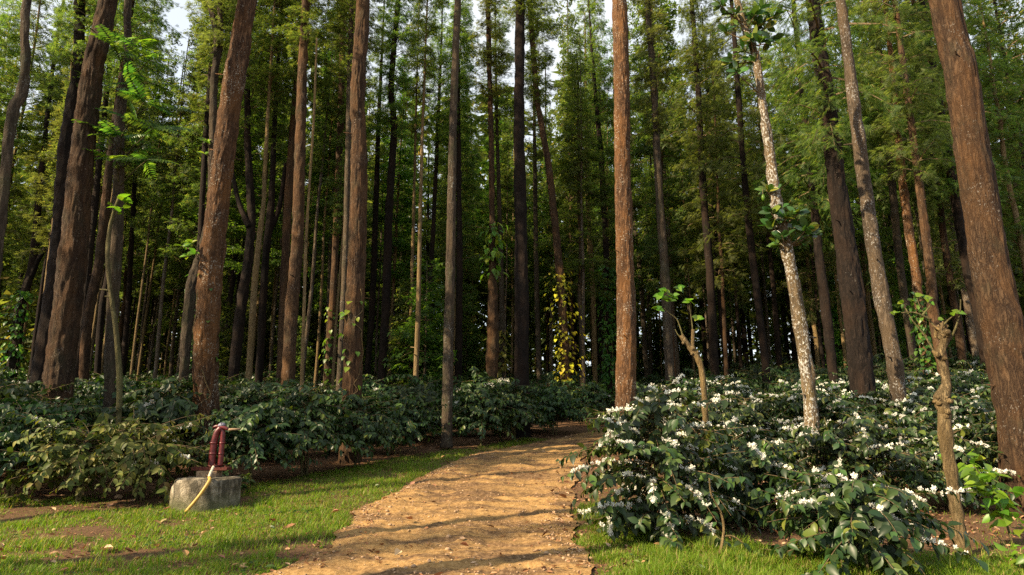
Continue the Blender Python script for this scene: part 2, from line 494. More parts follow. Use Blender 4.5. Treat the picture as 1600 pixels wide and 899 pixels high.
def path_material():
    m, nt, out = nodes_of("ochre_dirt")
    v = stretched(nt, (1, 1, 1), False)
    a = noise(nt, v, 1.4, 5, 0.6, 0.3); b = noise(nt, v, 22, 7, 0.68); c = noise(nt, v, 120, 3, 0.6)
    base = ramp(nt, b, [(0.30, (0.15, 0.082, 0.030)), (0.46, (0.285, 0.168, 0.062)), (0.66, (0.395, 0.252, 0.106))])
    dark = ramp(nt, b, [(0.32, (0.045, 0.026, 0.014)), (0.52, (0.115, 0.068, 0.036)), (0.72, (0.30, 0.195, 0.110))])
    tc = nd(nt, "ShaderNodeTexCoord"); mp = nd(nt, "ShaderNodeMapping")
    mp.inputs["Scale"].default_value = (0.55, 1.9, 1.0); mp.inputs["Rotation"].default_value = (0, 0, 0.25)
    nt.links.new(tc.outputs["Object"], mp.inputs["Vector"])
    s = noise(nt, mp.outputs[0], 1.3, 6, 0.62, 0.5)
    col = mixc(nt, ramp(nt, s, [(0.44, (0, 0, 0)), (0.58, (0.9, 0.9, 0.9))]), base, dark)
    vo = nd(nt, "ShaderNodeTexVoronoi"); vo.inputs["Scale"].default_value = 34
    nt.links.new(v, vo.inputs["Vector"])
    grit = ramp(nt, vo.outputs["Distance"], [(0.10, (1, 1, 1)), (0.17, (0, 0, 0))])
    col = mixc(nt, mathn(nt, 'MULTIPLY', grit, mathn(nt, 'MULTIPLY', a, 0.7)), col, (0.56, 0.42, 0.28))
    h = mathn(nt, 'ADD', mathn(nt, 'ADD', b, mathn(nt, 'MULTIPLY', c, 0.3)), mathn(nt, 'MULTIPLY', grit, 0.35))
    finish(nt, out, col, 0.95, h, 0.8, 0.02, 0.15)
    return m
M['path'] = path_material()

def path_z(x, y):
    # wheel-worn hollows, clods and crumbs on top of the slope
    s = (x - path_l(y)) / np.maximum(path_r(y) - path_l(y), 0.3)
    rut = -0.035 * (np.exp(-((s - 0.30) / 0.12) ** 2) + np.exp(-((s - 0.72) / 0.12) ** 2))
    n = 0.085 * (fbm(x * 1.6, y * 3.4, 41) - 0.47) + 0.075 * (fbm(x * 7, y * 8, 43, 4) - 0.46)
    n = n + 0.035 * np.clip(vnoise(x * 14, y * 15, 47) - 0.62, 0, 1)
    ed = sstep(0.0, 0.45, path_depth(x, y))
    return terr(x, y) + 0.004 + 0.03 * ed + (rut + n) * ed
def make_path():
    ys = np.concatenate([np.arange(-14, 5, 0.4), np.arange(5, 12, 0.045), np.arange(12, 20, 0.09), np.arange(20, Y_END + 12, 0.3)])
    s = np.linspace(0, 1, 96)
    XL, XR = path_l(ys)[:, None], path_r(ys)[:, None]
    X = XL + (XR - XL) * s[None]; Y = np.repeat(ys[:, None], len(s), 1)
    V = np.stack([X, Y, path_z(X, Y)], -1).reshape(-1, 3)
    nx, ny = len(s), len(ys)
    i = (np.arange(ny - 1)[:, None] * nx + np.arange(nx - 1)[None]).ravel()
    return mesh_np("dirt_path", V, [(np.stack([i, i + 1, i + nx + 1, i + nx], -1), 0)], [M['path']], True)
link("dirt_path", make_path(), kind="structure")

# ------------------------------------------------------------------ crowns of the tall trees
def frond(pairs, wide):
    V = []; T = []
    def tri(a, b, c):
        k = len(V); V.extend([a, b, c]); T.append((k, k + 1, k + 2))
    for k in range(pairs):
        x = 0.12 + 0.80 * k / pairs
        L = 0.36 * math.sin(math.pi * min(1, 0.25 + 0.75 * (1 - k / pairs) * 1.05)) + 0.06
        for s in (-1, 1):
            tri((x, 0, 0), (x + wide, 0, 0.0), (x + 0.20, s * L, -0.10 * L / 0.3))
    tri((0, -0.012, 0), (0, 0.012, 0), (1, 0, -0.06))
    tri((0.75, -0.03, 0), (0.75, 0.03, 0), (1.08, 0, -0.08))
    return np.array(V), [np.array(T)]
FROND_FINE, FROND_MID, FROND_FAR = frond(6, 0.085), frond(4, 0.12), frond(2, 0.24)

def make_crown(seed, h, rmax, nl, tpl, per, size, mat, hang=0.85, lift=(15, 55), low=0.5, wood=True):
    """whorls of upswept limbs drooping at their tips, clothed in feathery sprays"""
    r = np.random.default_rng(seed)
    S = Soup()
    u = np.sort(r.random(nl) ** 0.95)
    az = np.cumsum(r.normal(2.4, 0.5, nl))
    prof = (low + (1 - low) * np.sin(np.pi * np.clip(u * 1.25 + 0.08, 0, 1))) * np.clip(1.06 - u, 0, 1) ** 0.36
    L = rmax * prof * r.uniform(0.45, 1.2, nl)
    el = np.radians(r.uniform(*lift, nl)); dr = r.uniform(0.5, 1.1, nl)
    out = np.stack([np.cos(az), np.sin(az), np.zeros(nl)], -1)
    def pos(i, t):
        p = out[i] * (L[i] * t * np.cos(el[i]))[..., None]
        p[..., 2] += u[i] * h + L[i] * (t * np.sin(el[i]) - 0.62 * dr[i] * t * t)
        return p
    if wood:
        for i in range(nl):
            t = np.linspace(0, 1, 4)
            V, F = tube(pos(np.full(4, i), t), (0.008 + 0.012 * L[i]) * np.array([1, 0.75, 0.5, 0.15]), 3, caps=False)
            S.add(V, F, 1)
    n = (per * L / L.mean()).astype(int) + 1
    i = np.repeat(np.arange(nl), n)
    # sprays bunch along side twigs
    t = np.clip(r.random(len(i)) ** 0.7 * 0.95 + 0.08, 0, 1)
    tw = np.round(t * 7) / 7
    side = np.stack([-np.sin(az[i]), np.cos(az[i]), np.zeros(len(i))], -1)
    sg = r.choice([-1, 1], len(i)) * r.random(len(i)) * 0.30 * np.clip(L[i], 0.5, 2.5)
    P = pos(i, 0.7 * tw + 0.3 * t) + side * (sg * (1.1 - t))[:, None] + r.normal(0, 0.07, (len(i), 3))
    d = out[i] * r.uniform(0.2, 1.0, (len(i), 1)) + side * (np.sign(sg) * r.random(len(i)) * 0.9)[:, None] + r.normal(0, 0.35, (len(i), 3))
    d[:, 2] -= hang * r.uniform(0.2, 1.5, len(i)) * t
    up = r.normal(0, 0.45, (len(i), 3)) + [0, 0, 1]
    S.scatter(tpl, frames(d, up, size * r.uniform(0.6, 1.3, len(i))), P, 0)
    return S.build("crown", [mat, M['twig']])

CROWN_FAR = [make_crown(100 + k, 18, [1.9, 1.5, 2.3, 1.7, 2.0][k], [110, 90, 120, 80, 100][k], FROND_FAR, [38, 33, 36, 28, 40][k], 0.40,
                        M[['needle', 'needle_blue', 'needle', 'needle_blue', 'needle'][k]]) for k in range(5)]
CROWN_MID = [make_crown(200 + k, 18, [2.0, 1.6, 2.4][k], [120, 90, 130][k], FROND_MID, [40, 34, 42][k], 0.31,
                        M[['needle', 'needle_blue', 'needle'][k]]) for k in range(3)]
CROWN_GOLD = make_crown(300, 18, 1.8, 90, FROND_MID, 40, 0.31, M['needle_gold'])
def broad_tpl():
    V = []; Q = []
    for x, s, l in ((0.15, 1, 0.42), (0.3, -1, 0.45), (0.5, 1, 0.45), (0.65, -1, 0.42), (0.8, 0.2, 0.45)):
        k = len(V); dx, dy = 0.75, s * 0.75; px_, py_ = -dy * 0.42, dx * 0.42
        V += [(x, 0, 0), (x + l * (dx * 0.5 + px_ * 0.5), l * (dy * 0.5 + py_ * 0.5), 0.02), (x + l * dx, l * dy, -0.10), (x + l * (dx * 0.5 - px_ * 0.5), l * (dy * 0.5 - py_ * 0.5), 0.02)]
        Q.append((k, k + 1, k + 2, k + 3))
    return np.array(V), [np.array(Q)]
CROWN_BROAD = [make_crown(350 + k, 18, [2.3, 1.8][k], [90, 70][k], broad_tpl(), [46, 40][k], 0.29, M['broad'], 0.6, (15, 60), 0.7) for k in range(2)]
CROWN_FINE = [make_crown(400 + k, 14, [2.5, 2.1][k], [90, 70][k], FROND_FINE, 46, 0.31, M[['needle', 'needle_blue'][k]], 0.7, (0, 45), 0.75) for k in range(2)]

# ------------------------------------------------------------------ trees
TREE_SPOTS = []                           # where trunks stand, so later plants keep clear

def trunk_mesh(name, path, radii, mat, segs, step, bumpy, seed):
    L = np.linalg.norm(np.diff(path, axis=0), axis=1).sum()
    n = max(6, int(L / step))
    pr = smooth_path(np.column_stack([path, radii]), n)
    z = pr[:, 2] - pr[0, 2]
    r = np.maximum(pr[:, 3], 0.012) * (1 + 0.30 * np.exp(-np.clip(z, 0, None) / 0.35))
    w = np.random.default_rng(seed)
    # swollen rings where old whorls of branches were cut
    for zz in w.uniform(1.0, max(z) * 0.9, max(2, int(L / 2.2))):
        r = r * (1 + w.uniform(0.01, 0.06) * np.exp(-((z - zz) / 0.09) ** 2))
    V, F = tube(pr[:, :3], r, segs, bumpy, seed, True, 5.0, furrow=0.018 if segs > 60 else (0.011 if segs > 20 else 0.0))
    return mesh_np(name, V, [(f, 0) for f in F], [mat], True)

def hero(d, pts, mat, label, crown=None, group=None, name="tall_tree", cat="tree", top=22.0, bumpy=None, stubs=0, base_kind=None):
    """a tree whose trunk follows measured points; d is its distance"""
    W = []
    for x, y, w in pts:
        p = at(x, y, d)
        W.append([*p, 0.47 * w * px_scale(p)])
    W = np.array(W)
    W = W[np.argsort(W[:, 2])]
    # down to the ground
    s = (W[1] - W[0]) / max(W[1, 2] - W[0, 2], 0.1)
    g = float(terr(W[0, 0], d))
    if W[0, 2] > g + 0.05:
        dz = W[0, 2] - g + 0.12
        b = W[0] - s * dz * 0.8; b[2] = g - 0.12; b[3] = W[0, 3] * (1 + 0.02 * min(dz, 4))
        W = np.concatenate([[b], W])
    # up to the top
    e = (W[-1] - W[-2]) / max(W[-1, 2] - W[-2, 2], 0.1)
    H = g + top
    if H > W[-1, 2] + 1:
        dz = H - W[-1, 2]
        mid = W[-1] + e * dz * 0.5 * 0.8; mid[2] = W[-1, 2] + dz * 0.5; mid[3] = W[-1, 3] * 0.65
        tp = mid + e * dz * 0.5 * 0.5; tp[2] = H; tp[3] = 0.03
        W = np.concatenate([W, [mid, tp]])
    base = np.array([W[0, 0], d, float(terr(W[0, 0], d))])
    TREE_SPOTS.append((base[0], d))
    rng = np.random.default_rng(int(abs(pts[0][0]) * 7 + d * 13))
    W[1:-1, 1] += rng.normal(0, 0.06, len(W) - 2)
    root = link(name, None, None, base, label, cat, group)
    loc = W.copy(); loc[:, :3] -= base
    near = W[0, 3] * 2 / px_scale(np.array([base[0], d, base[2] + 2]))       # base width in pixels
    segs, step = (80, 0.05) if near > 27 else ((32, 0.09) if near > 14 else (14, 0.2))
    bu = bumpy if bumpy is not None else min(0.035, W[0, 3] * 0.16)
    link("trunk", trunk_mesh("trunk", loc[:, :3], loc[:, 3], M[mat], segs, step, bu, int(d * 100 + pts[0][0])), root)
    def on_trunk(z):
        return np.array([np.interp(z, loc[:, 2], loc[:, k]) for k in range(4)])
    if crown:
        me, zc, sx = crown
        c = link("crown", me, root, on_trunk(zc)[:3])
        hh = {CROWN_FINE[0]: 14, CROWN_FINE[1]: 14}.get(me, 18)
        c.scale = (sx, sx, (top - zc + 1.0) / hh)
        c.rotation_euler = (0, 0, rng.uniform(0, 6.28))
        q = on_trunk(top)[:3] - on_trunk(zc)[:3]
    for k in range(max(stubs, 2) + (near > 20)):                 # short broken branch ends
        z = rng.uniform(1.5, 11); p = on_trunk(z); a = rng.uniform(0, 6.28)
        l = p[3] + rng.uniform(0.05, 0.22)
        e2 = p[:3] + [l * math.cos(a), l * math.sin(a), rng.uniform(0.0, 0.12)]
        V, F = tube([p[:3], (p[:3] + e2) / 2 + [0, 0, 0.02], e2], [0.03, 0.02, 0.012], 6)
        link("branch_stub", mesh_np("branch_stub", V, [(f, 0) for f in F], [M[mat]], True), root)
    return root, on_trunk, base

def limb_px(tree, d, pts, mat, name="branch"):
    """a forked limb of a hero tree, given in photo points"""
    root, on_trunk, base = tree
    W = []
    for q in pts:
        p = at(q[0], q[1], d); W.append([*(p - base), 0.5 * q[2] * px_scale(p)])
    pr = smooth_path(W, 30)
    V, F = tube(pr[:, :3], pr[:, 3], 12, 0.012, int(pts[0][0]))
    return link(name, mesh_np(name, V, [(f, 0) for f in F], [M[mat]], True), root)

C = lambda k, z, s=0.75: (CROWN_MID[k % 3], z, s)
CF = lambda k, z, s=1.0: (CROWN_FINE[k % 2], z, s)
T = {}
T['big_left'] = hero(13.6, [(319, 715, 44), (321, 640, 40), (328, 520, 38), (340, 330, 36), (360, 170, 34), (385, 0, 29)], 'bark_orange',
    "thick orange-brown trunk rising directly behind the red hand pump", C(0, 15), bumpy=0.03, stubs=2)
T['right_big'] = hero(10.0, [(1606, 760, 67), (1590, 640, 63), (1563, 480, 59), (1540, 350, 54), (1515, 220, 49), (1497, 110, 46), (1478, 0, 42)], 'bark_red',
    "massive leaning red-brown trunk with white specks at the right edge", C(1, 14), bumpy=0.02)
T['rough_left'] = hero(14.2, [(86, 640, 44), (96, 530, 43), (110, 420, 41), (130, 240, 35), (150, 110, 30), (172, 0, 26)], 'bark_rough',
    "thick flaky dark-brown trunk leaning right, largest at the left side", C(2, 15), bumpy=0.035)
T['mid_big'] = hero(15.8, [(548, 690, 33), (552, 520, 31), (559, 360, 29), (562, 220, 25), (560, 150, 23), (568, 0, 22)], 'bark_red',
    "stout brown trunk with a thin vine, standing in coffee left of the path", C(0, 15), bumpy=0.025, stubs=2)
T['orange'] = hero(17.0, [(977, 640, 33), (979, 520, 32), (977, 400, 29), (973, 250, 27), (970, 100, 25), (968, 0, 24)], 'bark_orange',
    "straight orange-brown trunk behind the blossoming bush at the path's right edge", C(1, 15), bumpy=0.02, stubs=1)
T['black'] = hero(21.0, [(816, 640, 25), (815, 480, 24), (814, 350, 21), (811, 200, 18), (813, 0, 15)], 'bark_dark_shade',
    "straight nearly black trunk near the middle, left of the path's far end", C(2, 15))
T['slim_path'] = hero(float(ground_at(698, 703)[1]), [(698, 700, 18), (700, 560, 17), (704, 400, 16), (708, 200, 13), (716, 0, 11)], 'bark_grey',
    "slim grey-brown trunk standing on the left bank of the path", C(0, 16), bumpy=0.015, stubs=2)
T['dark_right'] = hero(16.6, [(1345, 600, 38), (1335, 500, 36), (1323, 380, 33), (1308, 280, 28), (1290, 150, 25), (1272, 0, 20)], 'bark_dark_shade',
    "thick dark trunk between the two spotted pale trunks at right", CF(0, 8.0, 0.85), top=22)
T['lichen'] = hero(11.4, [(1270, 690, 23), (1262, 600, 22), (1250, 500, 21), (1237, 420, 20), (1213, 320, 19), (1200, 240, 16), (1190, 150, 13), (1178, 85, 13), (1160, 40, 10), (1150, -40, 8)], 'bark_lichen',
    "white-spotted crooked trunk with glossy leaf clusters growing from it", None, top=12, bumpy=0.025)
T['speckled'] = hero(13.4, [(1412, 640, 26), (1398, 560, 25), (1378, 440, 24), (1355, 300, 21), (1335, 170, 19), (1312, 0, 15)], 'bark_speck',
    "slender leaning trunk ringed with grey and white specks left of the massive right trunk", C(2, 15), bumpy=0.015)
T['far_left'] = hero(11.4, [(-14, 480, 17), (0, 372, 17), (20, 190, 16), (30, 140, 17), (40, 90, 14), (45, 0, 12)], 'bark_grey',
    "slim crooked grey trunk cut by the left edge of the view", C(1, 13), bumpy=0.02)
T['crook'] = hero(15.0, [(171, 640, 17), (172, 500, 18), (183, 340, 17), (186, 180, 16), (200, 90, 13), (203, 0, 11)], 'bark_grey',
    "grey crooked trunk with large feather-shaped leaves, right of the flaky trunk", C(1, 15), bumpy=0.02)
T['pole'] = hero(12.6, [(184, 690, 9), (183, 600, 9), (180, 520, 8), (172, 450, 7), (168, 400, 7), (172, 350, 6), (187, 305, 4)], 'bark_green',
    "thin yellow-green sapling stem with a leafy tip before the grey crooked trunk", None, top=4.0, name="sapling", cat="sapling", bumpy=0.006)
T['dark_l2'] = hero(19.0, [(60, 600, 26), (85, 420, 24), (105, 220, 20), (122, 100, 16), (122, 0, 15)], 'bark_dark_shade', "dark red-black trunk just left of the thick flaky trunk", C(0, 11))
T['l4a'] = hero(24.0, [(114, 605, 12), (128, 500, 12), (140, 400, 12), (150, 300, 10)], 'bark_dark_shade', "thin dark trunk showing just right of the flaky trunk's foot", C(1, 12))
T['l4b'] = hero(21.0, [(130, 612, 15), (140, 500, 15), (155, 400, 15), (172, 250, 12), (190, 120, 9)], 'bark_red', "sunlit reddish trunk between the flaky trunk and the grey crooked one", C(2, 12))
T['l4c'] = hero(26.0, [(150, 605, 10), (162, 480, 10), (170, 400, 9)], 'bark_dark_shade', "dark narrow trunk half hidden behind the reddish sunlit one", C(0, 12))
T['l7'] = hero(27.0, [(15, 605, 14), (38, 480, 13), (50, 400, 12), (62, 300, 9)], 'bark_dark_shade', "dark slanting trunk with one side branch near the left edge", C(1, 12))
limb_px(T['l7'], 27.0, [(44, 445, 8), (58, 410, 7), (72, 385, 5), (84, 350, 3)], 'bark_dark_shade')
T['l8'] = hero(30.0, [(192, 600, 8), (200, 480, 8), (207, 330, 7), (215, 250, 6)], 'bark_dark_shade', "thin dark trunk just right of the grey crooked trunk", C(2, 12))
T['twist'] = hero(20.0, [(283, 612, 16), (290, 540, 16), (299, 450, 17), (315, 390, 15), (328, 330, 12), (332, 250, 12), (335, 140, 12), (339, 60, 10), (322, -20, 7)], 'bark_grey',
    "twisted sunlit trunk close left of the thick orange-brown trunk", C(1, 13), bumpy=0.04)
limb_px(T['twist'], 20.0, [(336, 110, 10), (345, 60, 8), (343, 0, 7), (348, -60, 5)], 'bark_grey')
T['t9b'] = hero(24.0, [(300, 600, 9), (308, 480, 10), (318, 300, 9), (322, 200, 9), (338, 0, 10)], 'bark_dark_shade', "dark straight trunk behind the twisted sunlit trunk", C(0, 12))
T['fork_a'] = hero(23.0, [(365, 590, 18), (378, 480, 17), (388, 400, 15), (390, 330, 14), (388, 200, 10)], 'bark_dark_shade', "black forked trunk with a left-hand limb, right of the thick orange one", C(2, 11))
limb_px(T['fork_a'], 23.0, [(389, 355, 9), (376, 325, 8), (369, 300, 7), (362, 260, 4)], 'bark_dark_shade')
T['mottled'] = hero(22.0, [(388, 600, 10), (398, 450, 10), (405, 380, 9), (412, 310, 7), (415, 250, 6)], 'bark_pale', "pale mottled slim trunk between two black forked trunks", C(0, 12, 0.8))
T['fork_b'] = hero(24.0, [(402, 595, 12), (413, 430, 12), (422, 350, 12), (425, 300, 10), (430, 200, 8)], 'bark_dark_shade', "black forked trunk with a right-hand limb, left of the red-brown pair", C(1, 11))
limb_px(T['fork_b'], 24.0, [(421, 362, 9), (433, 335, 8), (440, 305, 7), (446, 255, 5)], 'bark_dark_shade')
T['pair_a'] = hero(20.0, [(450, 605, 22), (455, 500, 21), (463, 380, 20), (466, 300, 18), (472, 150, 16), (478, 0, 13)], 'bark_red', "red-brown trunk with a whitish patch, front one of a close pair", C(0, 13), stubs=2)
T['pair_b'] = hero(24.0, [(436, 600, 13), (443, 450, 14), (450, 330, 13), (458, 200, 12), (463, 120, 8)], 'bark_red', "darker red trunk tucked behind its larger red-brown neighbour", C(2, 13))
T['pale_thin'] = hero(18.0, [(470, 625, 6), (475, 480, 5), (478, 400, 5), (482, 300, 4), (490, 190, 4), (495, 60, 3)], 'bark_pale', "very thin pale wavy stem right of the red-brown pair", None, top=13, name="thin_tree", bumpy=0.004)
T['t14'] = hero(26.0, [(513, 590, 12), (522, 430, 11), (528, 300, 11), (533, 150, 10), (535, 0, 8)], 'bark_red', "slim reddish trunk left of the stout brown trunk beside the path", C(1, 13))
T['t14b'] = hero(22.0, [(530, 595, 11), (540, 400, 10), (545, 200, 9), (548, 60, 8)], 'bark_grey', "slim grey lichened trunk touching the stout brown trunk's left side", C(2, 13))
T['wavy'] = hero(26.0, [(596, 590, 15), (602, 480, 14), (608, 330, 13), (616, 200, 11), (612, 140, 10), (622, 0, 8)], 'bark_dark_shade', "dark wavy trunk with an orange foot right of the stout brown trunk", C(0, 12), stubs=2)
T['t16b'] = hero(30.0, [(574, 590, 10), (582, 450, 10), (588, 300, 9)], 'bark_dark_shade', "narrow dark trunk half behind the stout brown trunk's right side", C(1, 12))
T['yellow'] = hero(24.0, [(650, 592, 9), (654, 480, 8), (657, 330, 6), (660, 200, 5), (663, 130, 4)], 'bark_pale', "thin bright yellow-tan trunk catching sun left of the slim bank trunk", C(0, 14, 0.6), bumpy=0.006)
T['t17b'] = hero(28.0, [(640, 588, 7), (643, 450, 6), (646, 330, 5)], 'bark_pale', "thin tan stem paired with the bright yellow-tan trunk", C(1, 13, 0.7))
T['t17c'] = hero(30.0, [(668, 588, 9), (672, 450, 8), (680, 300, 7), (685, 180, 6)], 'bark_dark_shade', "dark slim trunk between the yellow-tan trunk and the slim bank trunk", C(2, 12))
T['t19b'] = hero(28.0, [(716, 585, 13), (718, 430, 11), (717, 300, 9), (716, 180, 7)], 'bark_dark_shade', "dark trunk close behind the slim bank trunk's right side", C(0, 13))
T['shaggy'] = hero(26.0, [(768, 592, 20), (770, 540, 21), (770, 480, 18), (769, 400, 11), (768, 250, 9), (762, 0, 7)], 'bark_red', "trunk with a thick shaggy red-brown foot left of the black trunk", C(1, 14), bumpy=0.06, stubs=2)
T['t20b'] = hero(30.0, [(784, 590, 10), (784, 470, 9), (782, 380, 8), (778, 250, 6)], 'bark_grey', "grey speckled slim trunk beside the shaggy-footed trunk", C(2, 13))
T['vine'] = hero(27.0, [(884, 585, 16), (880, 500, 15), (872, 400, 13), (858, 270, 11), (845, 190, 10), (838, 140, 9), (828, 0, 9)], 'bark_red', "leaning red-brown trunk wrapped in yellow-leaved vine near the path's end", C(0, 14))
T['t22b'] = hero(32.0, [(842, 580, 9), (838, 420, 8), (836, 280, 7)], 'bark_grey', "slim grey trunk right of the black trunk, deep in the grove", C(1, 13))
T['t23'] = hero(32.0, [(930, 588, 8), (926, 450, 8), (918, 300, 7), (916, 150, 5)], 'bark_pale', "slim pale trunk left of the straight orange-brown one", C(2, 14, 0.8))
T['t23b'] = hero(30.0, [(952, 585, 11), (947, 400, 10), (939, 240, 9), (935, 200, 8)], 'bark_dark_shade', "dark knobbed trunk just left of the straight orange-brown one", C(0, 9))
T['t25'] = hero(24.0, [(1046, 570, 16), (1040, 450, 15), (1030, 300, 13), (1022, 150, 11), (1013, 0, 9)], 'bark_grey', "grey speckled trunk standing behind the small leafy cut stump", C(1, 11))
T['t26'] = hero(27.0, [(1116, 560, 14), (1108, 420, 13), (1098, 280, 11), (1090, 130, 9), (1083, 20, 8)], 'bark_dark_shade', "dark straight trunk right of the small cut stump, against leaves", C(2, 9))
T['t26b'] = hero(32.0, [(1133, 560, 9), (1120, 400, 8), (1110, 230, 6)], 'bark_dark_shade', "thin dark trunk close right of a straight dark trunk", CF(0, 8))
T['t27'] = hero(25.0, [(1195, 572, 13), (1185, 480, 12), (1172, 350, 11), (1160, 240, 9), (1152, 130, 9)], 'bark_dark_shade', "brown trunk left of the white-spotted crooked trunk, in shade", CF(1, 7))
T['t33'] = hero(22.0, [(1300, 560, 15), (1290, 480, 16), (1280, 400, 14), (1270, 300, 12)], 'bark_dark_shade', "shaded trunk right of the white-spotted crooked trunk", CF(0, 7))
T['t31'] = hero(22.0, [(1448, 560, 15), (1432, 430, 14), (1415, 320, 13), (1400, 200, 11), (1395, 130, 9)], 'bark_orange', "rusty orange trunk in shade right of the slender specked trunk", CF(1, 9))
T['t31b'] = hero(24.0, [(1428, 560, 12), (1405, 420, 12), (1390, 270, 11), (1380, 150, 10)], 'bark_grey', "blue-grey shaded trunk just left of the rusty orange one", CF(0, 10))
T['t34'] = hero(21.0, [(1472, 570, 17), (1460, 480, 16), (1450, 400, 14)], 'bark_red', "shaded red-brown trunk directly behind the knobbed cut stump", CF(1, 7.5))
T['t35'] = hero(23.0, [(1537, 545, 20), (1527, 480, 19), (1512, 400, 16)], 'bark_dark_shade', "dark trunk between the knobbed cut stump and the massive right trunk", CF(0, 7.5))

# background trees in planted rows
def bg_trunk(seed, mat):
    r = np.random.default_rng(seed)
    z = np.linspace(-0.3, 29, 14)
    p = np.column_stack([np.cumsum(r.normal(0, 0.055, 14)), np.cumsum(r.normal(0, 0.055, 14)), z])
    p[:, :2] -= p[0, :2]
    return trunk_mesh("trunk", p, np.interp(z, [0, 6, 20, 29], [0.20, 0.165, 0.10, 0.03]), mat, 9, 0.45, 0.03, seed)
BG_TRUNK = [bg_trunk(60 + k, M[m]) for k, m in enumerate(['bark_dark_shade', 'bark_grey', 'bark_red', 'bark_dark_shade', 'bark_speck', 'bark_pale', 'bark_grey', 'bark_pale'])]
BG_KIND = ['dark', 'grey', 'reddish', 'dark', 'speckled', 'pale', 'grey', 'pale']

def bg_tree(x, y, k, cm, zc, s, sz, label, group, name="tall_tree", slim=1.0):
    root = link(name, None, None, (x, y, float(terr(x, y))), label, "tree", group)
    t = link("trunk", BG_TRUNK[k], root)
    t.scale = (s, s, sz)
    t.rotation_euler = (RNG.normal(0, 0.012), RNG.normal(0, 0.012), RNG.uniform(0, 6.28))
    c = link("crown", cm, root, (0, 0, zc))
    hh = 14 if cm in CROWN_FINE else 18
    q = RNG.uniform(0.85, 1.25) * slim
    c.scale = (q, q, (29 * sz - zc + 0.8) / hh)
    c.rotation_euler = (0, 0, RNG.uniform(0, 6.28))
    TREE_SPOTS.append((x, y))
    return root

REFS = [(-60, "the far-left slim trunk"), (90, "the thick flaky trunk"), (171, "the grey crooked trunk"), (285, "the twisted trunk"), (320, "the thick pump-side trunk"),
        (368, "the black forked trunk"), (450, "the red-brown pair"), (550, "the stout vine-hung trunk"), (597, "the dark wavy trunk"), (650, "the bright yellow-tan trunk"),
        (699, "the slim bank trunk"), (768, "the shaggy-footed trunk"), (815, "the nearly black trunk"), (882, "the yellow-vined trunk"), (977, "the straight orange-brown trunk"),
        (1046, "the grey speckled trunk"), (1116, "the small-stump-side dark trunk"), (1195, "the shaded brown trunk"), (1265, "the white-spotted trunk"),
        (1342, "the thick dark trunk at right"), (1402, "the slender specked trunk"), (1470, "the knobbed cut stump"), (1590, "the massive right trunk")]
USED = set()
def names(what, kind, x, y):
    """a label that says where the thing is seen, and the group it belongs to"""
    px = 800 + FOC * x / (y * CT + (float(terr(x, y)) + 1.5 - EYE) * ST)
    q, ref = min(REFS, key=lambda t: abs(t[0] - px))
    sd = "left" if px < q else "right"
    lr = "left of the path" if x < 0.06 * y else "right of the path"
    if what == "tree":
        grp = f"{kind} trunked trees in the grove {lr}"
        if y < 58:
            opts = [f"{w} {kind} trunked tree just {sd} of {ref}" for w in (("slim", "slimmer") if y < 42 else ("thin far", "very thin far"))]
        else:
            opts = [f"{w} {kind} tree showing {sd} of {ref}" for w in ("distant thin", "remote thin", "faint thin")]
        rest = f"thin {kind} trunked tree deep in the grove {lr}"
        grp2 = f"{kind} trunked trees deep in the grove {lr}"
    elif what == "young":
        opts = [f"{w} young leafy tree low between trunks {sd} of {ref}" for w in (("nearer", "nearest") if y < 40 else (("mid-distance", "shaded") if y < 58 else ("far", "farthest", "dim far")))]
        grp = grp2 = f"young trees between the trunks {lr}"
        rest = f"young leafy tree filling the gap low between trunks {lr}"
    else:
        row = "front" if y < 17 else ("second" if y < 20 else ("third" if y < 23 else ("fourth" if y < 26 else ("fifth" if y < 29 else ("sixth" if y < 32 else ("seventh" if y < 35 else "far"))))))
        grp = f"coffee bushes in the rows {lr}"
        opts = [f"{w} coffee bush, {row} row, {sd} of {ref}" for w in ("dark green", "low dark")]
        dp = "in the shaded middle rows" if y < 34 else "in the far rows"
        rest = f"dark green coffee bush {dp} under the trees {lr}"
        grp2 = f"coffee bushes {dp} {lr}"
    for o in opts:
        if o not in USED:
            USED.add(o); return o, grp
    return rest, grp2

